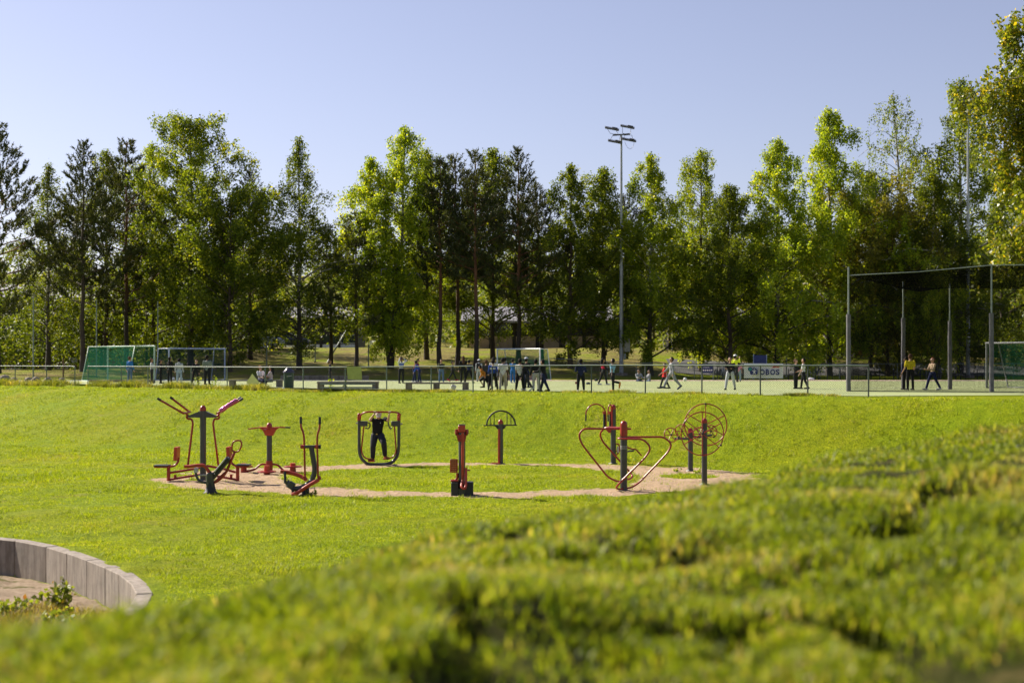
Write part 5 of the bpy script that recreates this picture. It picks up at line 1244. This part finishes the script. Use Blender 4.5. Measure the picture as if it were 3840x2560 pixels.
# ================================================================== GOALS
M_gnet = mesh_net('green_net', (.02, .15, .09), .05, .05, .009); M_dnet = mesh_net('dark_net', (.012, .05, .06), .05, .05, .012)
def goal(label, L, Rr, h, back, frame_m, net_m, top_d=.8, bot_d=1.7, r=.05, z=.03):
    L = Vector((L[0], L[1], z)); Rr = Vector((Rr[0], Rr[1], z)); t = (Rr-L).normalized(); nb = Vector((-t.y, t.x, 0))*back
    o = (L+Rr)/2; root = empty('goal', o, label, 'goal', 'football goals'); U = Vector((0, 0, h))
    for p in (L, Rr): m = MB(o); m.cyl(p, p+U, r, 10); m.build('goal_post', frame_m, root)
    m = MB(o); m.cyl(L+U-t*r, Rr+U+t*r, r, 10); m.build('crossbar', frame_m, root)
    for p in (L, Rr):
        m = MB(o); m.tube([p+U, p+U+nb*top_d, p+nb*bot_d, p], r*.62, 8); m.build('side_stay', frame_m, root)
    m = MB(o); m.cyl(L+nb*bot_d, Rr+nb*bot_d, r*.62, 8); m.cyl(L+U+nb*top_d, Rr+U+nb*top_d, r*.3, 6); m.build('back_bar', frame_m, root)
    sheet('net', [[L+U, L+U+nb*top_d, L+U*.5+nb*(top_d+bot_d)*.5+Vector((0, 0, -.05)), L+nb*bot_d], [L.lerp(Rr, .5)+U, L.lerp(Rr, .5)+U+nb*top_d*.95+Vector((0, 0, -.08)), L.lerp(Rr, .5)+U*.5+nb*(top_d+bot_d)*.44, L.lerp(Rr, .5)+nb*bot_d*.97], [Rr+U, Rr+U+nb*top_d, Rr+U*.5+nb*(top_d+bot_d)*.5, Rr+nb*bot_d]], net_m, root, o)
    for p in (L, Rr): sheet('side_net', [[p, p+U], [p+nb*(bot_d*.5), p+U+nb*top_d*.5], [p+nb*bot_d, p+U+nb*top_d]], net_m, root, o)
    return root
def gp(px, d): return ((px-CX)/F*d, d)
WG = paint('goal_white_green', (.40, .52, .45), .5); WB = paint('goal_blue_grey', (.32, .38, .55), .45); WW = paint('goal_white', (.62, .68, .70), .45)
goal('slanted green netted goal seen from behind, leftmost of the goals', gp(404, 86.5), gp(579, 82.5), 2.05, -1, WG, M_gnet, 1.25, 1.7)
goal('blue grey framed goal with dark net right of the slanted green goal', gp(634, 87), gp(843, 90.5), 1.95, 1, WB, M_dnet, 1.0, 1.3)
goal('goal with green net behind the crowd near the middle', gp(1865, 93), gp(2025, 89.5), 1.95, 1, WW, M_gnet, .6, .9)
goal('goal with green net inside the netted cage at the right edge', gp(3700, 64), gp(3960, 61), 2.0, 1, paint('goal_dull_grey', (.17, .18, .19), .5), M_gnet, .8, 1.5)

# ================================================================== NETTED CAGE
M_cage = mesh_net('cage_net', (.006, .006, .007), .045, .045, .0055); M_roofnet = mesh_net('cage_roof_net', (.004, .004, .005), .045, .045, .023)
PAD = paint('grey_padding', (.11, .105, .12), .75, var=.3)
cagepts = {'A': (3182, 57.0, 5.0, 3.1), 'B': (3718, 55.5, 5.02, 3.1), 'C': (3387, 60.3, 4.6, 3.06), 'D': (3562, 61.0, 4.55, 2.95), 'E': (3905, 62.0, 4.6, 3.0), 'G': (4100, 55.0, 5.0, 3.0)}
co = Vector((13.5, 57, 0)); croot = empty('netted_cage', co, 'tall cage of dark netting on padded grey posts at the right', 'cage')
cp_ = {}
for k_, (px, d, h, pz) in cagepts.items():
    b = Vector(((px-CX)/F*d, d, 0)); cp_[k_] = b
    m = MB(co); m.cyl(b-Vector((0, 0, .2)), b+Vector((0, 0, h)), .034, 10); po = m.build('post', GALV, croot)
    m = MB(co); m.tube([b+Vector((random.uniform(-.008, .008), 0, pz*i/8)) for i in range(9)], [.092+random.uniform(-.006, .006) for _ in range(9)], 12); m.build('padding', PAD, po)
A, B, C_, D_, E_, G_ = [cp_[q] for q in 'ABCDEG']
za, zb, zc = Vector((0, 0, 4.66)), Vector((0, 0, 4.97)), Vector((0, 0, 4.35))
m = MB(co); m.tube([A+za, A.lerp(B, .5)+(za+zb)/2-Vector((0, 0, .05)), B+zb, G_+zb], .02, 8); m.build('rope', GALV, croot)
def panel(p, q, zp, zq, n=10):
    g_ = []
    for i in range(n+1):
        t = i/n; b = p.lerp(q, t); tt = zp.lerp(zq, t); w = Vector((0, math.sin(t*9)*.05, 0)); g_.append([b+Vector((0, 0, .02))+w, b+tt*.5+w*2, b+tt])
    return sheet('net_panel', g_, M_cage, croot, co)
panel(A, B, za, zb, 14); panel(B, G_, zb, zb); panel(A, C_, za, zc); panel(C_, D_, zc, zc); panel(D_, E_, zc, zc)
g_ = []
for i in range(17):
    t = i/16; f = A.lerp(B, t/.8)+za.lerp(zb, min(1, t/.8)) if t < .8 else B.lerp(G_, (t-.8)/.2)+zb; bk = (C_.lerp(D_, t/.5) if t < .5 else D_.lerp(E_, (t-.5)/.5))+zc
    if t == 0: bk = A.lerp(C_, 1)+zc
    row = []
    for j in range(7):
        s_ = j/6; p = f.lerp(bk, s_); p = p-Vector((0, 0, math.sin(math.pi*s_)*(.28+.16*math.sin(t*7))*min(1, t*3+.2))); row.append(p)
    g_.append(row)
sheet('roof_net', g_, M_roofnet, croot, co)
m = MB(co); m.tube([Vector((p.x, p.y, .02)) for p in (A, A.lerp(B, .3), A.lerp(B, .6), B, G_)], .03, 6); m.build('ground_rope', BLACK, croot)

# ================================================================== PITCH FURNITURE
def slabbench(label, x0px, x1px, d, sup, seat_z, slats=False):
    a = (x0px-CX)/F*d; b = (x1px-CX)/F*d; o = Vector(((a+b)/2, d, .02)); root = empty('bench', o, label, 'bench', 'concrete benches behind the fence')
    m = MB(o); m.box(((a+b)/2, d, seat_z), (b-a, .42, .07)); m.build('seat', paint('weathered_wood', (.26, .23, .20), .8) , root, bevel=.008)
    for s_ in sup:
        m = MB(o); m.box(((s_-CX)/F*d, d+.01, seat_z/2-.03), (.26, .38, seat_z-.012)); m.build('support', MC, root, bevel=.012)
    if slats:
        for i in range(2): m = MB(o); m.box(((a+b)/2, d-.24, seat_z-.07-i*.16), (b-a-.3, .05, .07)); m.build('slat', GALV, root)
slabbench('left bench with two children sitting on it', 858, 1060, 66.3, (872, 1048), .33)
slabbench('slatted bench below the square yellow board', 1190, 1422, 62.5, (1203, 1408), .30, True)
slabbench('long concrete bench on three supports left of the fence gap', 1520, 1758, 60.3, (1533, 1637, 1746), .30)
# litter bin
d = 64.6; p = at(1083, 1400, d); o = Vector((p.x, d, 0)); b = empty('litter_bin', o, 'dark green round litter bin with a domed lid beside the left bench', 'litter bin')
GRN = paint('bin_green', (.02, .055, .04), .4); m = MB(o); m.lathe((p.x, d, .0), [(.22, 0), (.225, .05), (.235, .70)], 18); m.build('drum', GRN, b, bevel=0)
m = MB(o); m.lathe((p.x, d, .70), [(.27, 0), (.27, .04), (.16, .15), (.10, .23), (.03, .26)], 18); lid = m.build('lid', paint('bin_lid', (.05, .045, .09), .3), b); m = MB(o); m.box((p.x+.05, d-.235, .55), (.22, .012, .04), rot=Matrix.Rotation(R(-10), 3, 'Y')); m.build('label_plate', STEEL, b)
# blank boards on the fence
YB = paint('blank_board_yellow', (.34, .38, .10), .7, var=.12)
def board(name, label, pts, mat, th=.02, cat='board'):
    c = sum(pts, Vector())/len(pts); root = empty(name, c, label, cat); m = MB(c); n_ = (pts[1]-pts[0]).cross(pts[2]-pts[0]).normalized()
    m.prism(pts, n_*th); m.build('panel', mat, root); return root, c
fd_ = lambda px, e=0: fence_pt(px).y+e
def onf(px, py, e=-.06): return at(px, py, fd_(px, e))
board('blank_board', 'square blank yellow green board hung on the fence above the slatted bench', [onf(1300, 1373), onf(1354, 1374), onf(1357, 1425), onf(1304, 1422)], YB)
board('blank_board', 'blank yellow green board turned on its corner on the fence by the left bench', [onf(946, 1401), onf(972, 1434), onf(950, 1464), onf(924, 1433)], YB)
# banner
NAVY = paint('banner_navy', (.012, .02, .17), .6, var=.1, bumps=0); TEAL = paint('banner_teal', (.02, .30, .27), .6, var=.1, bumps=0); BRED = paint('banner_red', (.50, .01, .06), .6, var=.1, bumps=0); BWHITE = paint('banner_white', (.80, .79, .84), .7, var=.05)
def bn(X, Y, e=.05): return onf(2740+X/9.8, 1340+Y/9.8, e)
br, bc = board('banner', 'white banner with navy OBOS lettering, a house logo and a red leaping mark', [bn(495, 215), bn(495, 755), bn(1925, 765), bn(1925, 225)], BWHITE, .012, 'banner')
def bshape(name, pts, mat, e, par):
    m = MB(bc); m.prism([bn(a, b, e) for a, b in pts], (0, -.003, 0)); return m.build(name, mat, par)
def circ(cx, cy, r, n=24): return [(cx+r*math.cos(2*math.pi*i/n), cy+r*math.sin(2*math.pi*i/n)) for i in range(n)]
lg = bshape('logo', [(700, 480), (800, 420), (850, 360), (975, 438), (990, 470), (990, 590), (960, 630), (750, 630), (715, 595)], NAVY, .030, br)
bshape('logo_ring', circ(718, 432, 84), NAVY, .0255, lg); bshape('logo_disc', circ(718, 432, 56), TEAL, .020, lg)
bshape('logo_figure', [(785, 475), (845, 480), (865, 487), (885, 480), (945, 475), (950, 490), (895, 510), (890, 545), (920, 605), (900, 612), (865, 560), (830, 612), (810, 605), (840, 545), (835, 510), (780, 490)], BWHITE, .020, lg)
bshape('logo_head', circ(865, 440, 22), BWHITE, .015, lg)
bshape('red_mark', [(1480, 408), (1530, 375), (1560, 340), (1575, 300), (1595, 305), (1590, 330), (1650, 320), (1720, 325), (1760, 335), (1800, 318), (1785, 345), (1755, 365), (1752, 390), (1735, 388), (1728, 362), (1690, 350), (1620, 362), (1570, 372), (1520, 395)], BRED, .030, br)
def text3(name, s, x0, x1, y0, y1, par, mat, pf, c, th=.0):
    cu = bpy.data.curves.new(name, 'FONT'); cu.body = s; cu.size = 1; cu.offset = th; cu.resolution_u = 4; t = bpy.data.objects.new(name, cu); COL.objects.link(t)
    dg = bpy.context.evaluated_depsgraph_get(); me = bpy.data.meshes.new_from_object(t.evaluated_get(dg)); bpy.data.objects.remove(t)
    xs = [v.co.x for v in me.vertices]; ys = [v.co.y for v in me.vertices]; a, b, cc, dd = min(xs), max(xs), min(ys), max(ys)
    for v in me.vertices:
        p = pf(x0+(v.co.x-a)/(b-a)*(x1-x0), y1+(v.co.y-cc)/(dd-cc)*(y0-y1)); v.co = p-c
    return mkobj(name, me, mat, par)
for ch, x0, x1 in (('O', 1075, 1250), ('B', 1288, 1415), ('O', 1455, 1630), ('S', 1655, 1792)):
    text3('letter', ch, x0, x1, 435, 640, br, NAVY, lambda X, Y: bn(X, Y, .030), bc, .03)
# navy information sign with five white symbols
def sg(X, Y, e=0): return at(2500+X/3.675, 1180+Y/3.675, 89+e)
so = sg(565, 900); sr = empty('information_sign', so, 'navy information sign with white lines and five white symbols', 'sign')
m = MB(so); m.prism([sg(490, 680), sg(490, 800), sg(637, 800), sg(637, 680)], (0, .04, 0)); m.build('panel', paint('sign_navy', (.015, .03, .14), .5), sr)
for x_ in (493, 640): m = MB(so); a = sg(x_, 685, .06); m.cyl((a.x, a.y, 0), a, .035, 8); m.build('post', GALV, sr)
for i, (yy, x0, x1) in enumerate(((697, 500, 610), (716, 500, 585), (728, 500, 600))): m = MB(so); m.prism([sg(x0, yy, -.004), sg(x0, yy+(6 if i == 0 else 3), -.004), sg(x1, yy+(6 if i == 0 else 3), -.004), sg(x1, yy, -.004)], (0, -.004, 0)); m.build('text_line', M_white, sr)
for i in range(5): m = MB(so); m.prism([sg(a, b, -.004) for a, b in circ(508+i*28, 764, 11, 14)], (0, -.004, 0)); m.build('symbol', M_white, sr)
# blue board, marker posts, white sign
c = at(2850, 1345, 96.5); r_ = empty('blue_board', Vector((c.x, c.y, 0)), 'plain blue board on posts above the white banner', 'board'); m = MB((c.x, c.y, 0)); m.box((c.x, c.y, CZ-(1352-HY)/F*96.5), (.84, .05, .75)); m.build('panel', paint('board_blue', (.02, .035, .16), .5), r_)
for s_ in (-.44, .44): m = MB((c.x, c.y, 0)); m.cyl((c.x+s_, c.y, 0), (c.x+s_, c.y, 1.66), .03, 8); m.build('post', WB, r_)
for px, yt, yb, d, lab, mat in ((2949, 1330, 1356, 103, 'short white striped post right of the white banner', M_white), (237, 1345, 1405, 96, 'thin brown wooden post in the gap at the left', paint('raw_wood', (.20, .11, .06), .8)), (1382, 1295, 1350, 106, 'small grey post between the trees right of the stay', GALV)):
    t = at(px, yt, d); z0 = hz(t.x, d)-.1; r_ = empty('marker_post', Vector((t.x, d, z0)), lab, 'post'); m = MB((t.x, d, z0)); m.cyl((t.x, d, z0), t, .05, 8); m.build('shaft', mat, r_)
    m = MB((t.x, d, z0)); m.lathe(t, [(.055, -.02), (.055, .03), (.02, .06)], 8); m.build('cap', BLACK, r_)
c = at(273, 1350, 118); z0 = hz(c.x, 118); r_ = empty('road_sign', Vector((c.x, 118, z0)), 'small pale road sign behind the gap at the left', 'sign'); m = MB((c.x, 118, z0)); m.box((c.x+.1, 118, c.z), (.5, .04, .42)); m.build('panel', STEEL, r_); m = MB((c.x, 118, z0)); m.cyl((c.x-.14, 118.05, z0-.1), (c.x-.14, 118.05, c.z+.2), .04, 8); m.build('post', M_white, r_)
# low concrete walls at the back of the pitch
for lab, a, b, d, h in (('low grey concrete wall below the trees left of centre', 1052, 1384, 89.6, .30), ('low concrete wall behind the crowd by the centre goal', 1885, 2030, 88.7, .38), ('low concrete wall below the slanted green goal', 335, 580, 80.6, .16)):
    xa, xb = (a-CX)/F*d, (b-CX)/F*d; o = Vector(((xa+xb)/2, d, 0)); r_ = empty('low_wall', o, lab, 'wall'); n_ = max(2, int((xb-xa)/1.5)); w = (xb-xa)/n_
    for i in range(n_): m = MB(o); m.box((xa+w*(i+.5), d, h/2), (w-.03, .3, h+random.uniform(-.01, .01))); m.build('block', MC, r_, bevel=.015)
# stones at the left
bl = ['touching the left edge of the picture', 'second from the left edge', 'left of the first wire fence post', 'between the first two fence posts', 'right of the second fence post', 'left of the gap in the fence']
for i in range(6):
    px = 12+i*44+random.uniform(-8, 8); d = 84+random.uniform(-1, 1.5); x = (px-CX)/F*d; m = MB((x, d, 0)); s_ = random.uniform(.18, .34); m.ball((x, d, s_*.4), s_, 8, (1.2, .9, .8))
    for v in m.V: v += Vector((random.uniform(-.03, .03), random.uniform(-.03, .03), random.uniform(-.03, .03)))
    o = m.build('boulder', MC, None, (x, d, 0)); tag(o, 'grey boulder in dry grass behind the fence, '+bl[i], 'boulder', 'grey boulders in a row')
# balls, bags
for px, py, d, lab in ((650, 1430, 86.5, 'white ball on the turf, the left one of a pair by the blue goal'), (679, 1430, 86.2, 'white ball on the turf, the right one of a pair by the blue goal'), (2569, 1431, 84.5, 'black and white ball at the far pitch edge right of the grey tracksuit')):
    x = (px-CX)/F*d; o = Vector((x, d, .13)); m = MB(o); m.ball(o, .11, 16); b = m.build('ball', M_white, None, o); tag(b, lab, 'ball', 'footballs')
    m = MB(o)
    for k_ in range(7):
        v = Vector((random.uniform(-1, 1), random.uniform(-1, .1), random.uniform(-1, 1))).normalized(); m.ball(o+v*.084, .031, 6)
    m.build('patches', BLACK, b)
def heap(name, px, py, d, w, h, mat, label, cat):
    x = (px-CX)/F*d; o = Vector((x, d, .02)); m = MB(o); rd = random.Random(px)
    m.ball(o+Vector((0, 0, h*.45)), 1, 12, (w/2, w/3, h*.55))
    for v in m.V: v += Vector((rd.uniform(-1, 1), rd.uniform(-1, 1), rd.uniform(-.6, 1)))*h*.16
    b = m.build(name, mat, None, o); tag(b, label, cat)
heap('plastic_bag', 1700, 1457, 60.9, .26, .20, M_white, 'crumpled white plastic bag under the long concrete bench', 'bag')
heap('jacket', 2206, 1442, 73.5, .24, .10, cloth('navy'), 'dark jacket dropped on the turf left of the crimson vest', 'jacket')
heap('jacket', 2160, 1441, 74.5, .10, .12, cloth('maroon'), 'small dark red bundle on the turf beside the navy hooded jacket', 'jacket')
heap('backpack', 2236, 1430, 85, .22, .14, cloth('charcoal'), 'dark backpack at the far pitch edge behind the crimson vest', 'backpack')
heap('plastic_bag', 3042, 1424, 88, .40, .16, M_white, 'white bag on the verge left of the parked bicycle', 'bag')
heap('paper_litter', 1063, 1463, 62.3, .10, .06, M_white, 'scrap of white litter at the foot of the fence by the bin', 'litter')

# bicycles and racks
def bicycle(px, d, yaw, label, frame_m):
    x = (px-CX)/F*d; o = Vector((x, d, .02)); root = empty('bicycle', o, label, 'bicycle', 'bicycles parked beyond the pitch', R(yaw)); r = .33
    for s_ in (-.5, .5):
        m = MB(); m.tube([Vector((s_+r*math.cos(t), 0, r+r*math.sin(t))) for t in [2*math.pi*i/24 for i in range(24)]], .022, 6, True); w = m.build('wheel', BLACK, root)
        m = MB(); [m.cyl((s_, 0, r), (s_+r*math.cos(t), 0, r+r*math.sin(t)), .004, 4) for t in [2*math.pi*i/10 for i in range(10)]]; m.build('spokes', STEEL, w)
    m = MB(); bb, st, hd = Vector((-.08, 0, .30)), Vector((-.2, 0, .80)), Vector((.36, 0, .85))
    for a, b in ((bb, st), (st, hd), (bb, hd-Vector((-.02, 0, .1))), (bb, Vector((-.5, 0, r))), (st, Vector((-.5, 0, r))), (hd, Vector((.5, 0, r)))): m.cyl(a, b, .02, 6)
    m.build('frame', frame_m, root)
    m = MB(); m.tube([(.34, -.28, 1.0), (.40, -.1, .98), (.36, 0, .86), (.40, .1, .98), (.34, .28, 1.0)], .016, 6); m.build('handlebar', BLACK, root)
    m = MB(); m.box((-.22, 0, .88), (.24, .13, .05)); m.cyl((-.2, 0, .78), (-.22, 0, .88), .015, 6); m.build('saddle', BLACK, root, bevel=.01)
bicycle(2694, 92.5, 65, 'bicycle parked between the navy sign and the black jumper', paint('bike_black', (.03, .03, .035), .3)); bicycle(2790, 93, 100, 'bicycle behind the pink t shirt, left of the white banner', paint('bike_brown', (.12, .05, .02), .3))
bicycle(2826, 92.5, 10, 'bicycle whose wheels show under the left half of the white banner', paint('bike_black', (.03, .03, .035), .3)); bicycle(2880, 92.5, 170, 'bicycle whose wheels show under the right half of the white banner', paint('bike_blue', (.03, .05, .2), .3))
bicycle(3063, 92.5, 60, 'bicycle parked right of the white t shirt with red collar', paint('bike_black', (.03, .03, .035), .3)); bicycle(3524, 92.5, 80, 'bicycle seen behind the beige shirt inside the cage', paint('bike_black', (.03, .03, .035), .3))
bicycle(2712, 93.5, 95, 'pale bicycle half hidden right of the navy sign', paint('bike_pale', (.4, .4, .42), .4))
proto_rack = None
rk = [(2967, 'right next to the white banner'), (3112, 'first one right of the parked bicycle'), (3161, 'just left of the left cage post'), (3209, 'just right of the left cage post'), (3258, 'behind the end of the green fence'), (3309, 'midway between the two left cage posts'), (3360, 'just left of the curly haired person'),
      (3461, 'just left of the beige shirt'), (3574, 'behind the right padded inner post'), (3612, 'left of the right lamp mast'), (3674, 'right of the right lamp mast')]
for px, w_ in rk:
    x = (px-CX)/F*92; lab = 'low black bicycle rack '+w_
    if proto_rack is None:
        root = empty('bike_rack', (x, 92, .02), lab, 'bike rack', 'row of bicycle racks beyond the pitch')
        m = MB(); m.cyl((-.17, 0, 0), (-.17, 0, .66), .028, 8); m.build('tall_post', BLACK, root); m = MB(); m.cyl((.17, 0, 0), (.17, 0, .40), .022, 8); m.build('short_post', BLACK, root)
        m = MB(); m.cyl((-.17, 0, .36), (.17, 0, .36), .018, 8); m.build('crossbar', BLACK, root); m = MB(); m.ball((-.17, 0, .68), .04, 8); m.build('cap', STEEL, root); proto_rack = root
    else:
        c = proto_rack.copy(); COL.objects.link(c); c.location = (x, 92, .02); c['label'] = lab
        for ch in list(proto_rack.children): q = ch.copy(); COL.objects.link(q); q.parent = c

# cars
def car(px, d, yaw, label, col, L=4.3):
    x = (px-CX)/F*d; z0 = hz(x, d)+.07; o = Vector((x, d, z0)); root = empty('parked_car', o, label, 'car', 'cars parked behind the trees', R(yaw)); pm = paint(col[0], col[1], .25, var=.06, bumps=0, spec=.6, coat=.6)
    sec = [(-2.1, .35, .62, .76), (-1.95, .28, .82, .84), (-1.2, .25, .92, .87), (.9, .25, .95, .87), (1.7, .27, .84, .84), (2.1, .33, .62, .74)]
    V = []; 
    for (X, zb, zt, w) in sec: V += [(X, -w, zb), (X, -w, zt-.12), (X, -w+.12, zt), (X, w-.12, zt), (X, w, zt-.12), (X, w, zb)]
    Fc = [tuple(range(5, -1, -1)), tuple(range(30, 36))]+[(i*6+k_, i*6+(k_+1) % 6, (i+1)*6+(k_+1) % 6, (i+1)*6+k_) for i in range(5) for k_ in range(6)]
    m = MB(); m.add(V, Fc); m.build('body', pm, root, bevel=.03)
    m = MB(); m.prism([(-1.75, -.70, .93), (-1.15, -.62, 1.40), (.25, -.62, 1.42), (1.05, -.70, .93)], (0, 1.34, 0)); cb = m.build('cabin', M_glass, root)
    m = MB(); m.prism([(-1.2, -.64, 1.385), (-1.1, -.64, 1.44), (.2, -.64, 1.46), (.3, -.64, 1.40)], (0, 1.28, 0)); m.build('roof', pm, root)
    for a in (-1.3, 1.3):
        for s_ in (-.80, .80): m = MB(); m.cyl((a, s_-.1, .31), (a, s_+.1, .31), .31, 16); w = m.build('wheel', BLACK, root); m = MB(); m.cyl((a, s_-.11, .31), (a, s_+.11, .31), .18, 12); m.build('rim', STEEL, w)
    for s_ in (-.6, .6): m = MB(); m.box((2.06, s_, .62), (.1, .3, .14)); m.build('headlight', M_white, root, bevel=.02); m = MB(); m.box((-2.07, s_, .66), (.08, .26, .12)); m.build('tail_light', RED, root)
car(975, 124, 12, 'pale silver blue car parked behind the trees above the left bench', ('car_silver', (.42, .47, .60)))
car(1075, 126.5, 5, 'dark car parked to the right of the pale silver blue car', ('car_dark', (.03, .035, .045)))
car(905, 128.5, 170, 'blue car half hidden by trunks left of the pale silver blue car', ('car_blue', (.05, .09, .22)))

# ================================================================== SMALL PLANTS
def plant(name, x, y, h, w, n, leaf, mat, label, group=None, z=None):
    rg = np.random.RandomState(int(abs(x*77+y*31)) % 9999); z = hz(x, y)-.02 if z is None else z
    ns = max(4, int(n/9)); LV = []; mb = MB((x, y, z)); cs = []
    for i in range(ns):
        a = rg.uniform(0, 6.28); rr = w/2*rg.uniform(.2, 1); hh = h*rg.uniform(.5, 1); tip = Vector((x+math.cos(a)*rr, y+math.sin(a)*rr, z+hh)); b = Vector((x+math.cos(a)*rr*.15, y+math.sin(a)*rr*.15, z))
        mb.tube([b, b.lerp(tip, .5)+Vector((0, 0, .08*hh)), tip], [leaf*.08, leaf*.06, leaf*.03], 4)
        for j in range(9): t = rg.uniform(.2, 1.05); q = b.lerp(tip, t); cs.append((q.x-x+rg.normal(0, leaf*.4), q.y-y+rg.normal(0, leaf*.4), q.z-z+rg.normal(0, leaf*.3)))
    root = empty(name, (x, y, z), label, 'plant', group); V, P = leaf_quads(np.array(cs), leaf, rg, -.3); mkobj('leaves', npmesh('leaves', V, P), mat, root); mb.build('stems', mat, root)
M_sprig = foliage('sprig_leaves', (.07, .12, .01), (.16, .24, .02), (.28, .34, .04), trans=.5, yellow=(.42, .40, .06), scale=2)
M_redw = foliage('dock_leaves', (.08, .11, .02), (.15, .20, .03), (.22, .26, .04), trans=.4, yellow=(.22, .09, .03), scale=2)
for px, py, h, w, lab in ((742, 1450, .62, .55, 'bright leafy shoot behind the fence, the larger of two by the blue goal'), (812, 1452, .68, .45, 'bright leafy shoot behind the fence nearer the left bench'), (1243, 1452, .7, .3, 'thin yellow green shoot at the slatted bench'), (1296, 1458, .5, .2, 'thin shoot at the fence post under the square board')):
    d = fence_pt(px).y+.5; plant('shrub_shoot', (px-CX)/F*d, d, h, w, 60, .085, M_sprig, lab)
for x, y, h, w, n, lf, lab, mt in ((-9.9, 24.8, .55, .9, 240, .12, 'bright green weed clump against the wall at the left edge of the sandpit', M_sprig), (-9.3, 24.2, .28, .4, 60, .10, 'low light green weed just right of the larger clump in the sandpit', M_sprig), (-7.4, 23.2, .50, .6, 170, .10, 'reddish green weed against the wall in the sandpit', M_redw),
                          (-8.1, 22.6, .28, 1.3, 260, .09, 'spreading low weed in the middle of the sandpit', M_redw), (-7.0, 21.8, .28, 1.2, 240, .08, 'dry brownish weed patch at the front of the sandpit', M_redw), (-8.6, 21.3, .3, 1.9, 360, .08, 'brown green weed mat nearest the mound in the sandpit', M_redw)):
    plant('weed', x, y, h, w, n, lf, mt, lab)
for px, d, h, w, lab in ((735, 41.3, .22, .9, 'weed clump round the foot of the tallest machine'), (2535, 44.0, .16, .5, 'small weed left of the shorter wheel post'), (2615, 43.8, .18, .45, 'small weed right of the shorter wheel post'), (1068, 41.5, .10, .4, 'tiny weed on the sand beside the waist twister'), (1165, 36.4, .18, .35, 'orange green weed at the foot of the elliptical trainer'), (2370, 48.3, .2, .8, 'dark weed clump behind the post with four loops')):
    plant('weed', (px-CX)/F*d, d, h, w, 70, .06, M_redw if 'orange' in lab else M_sprig, lab)
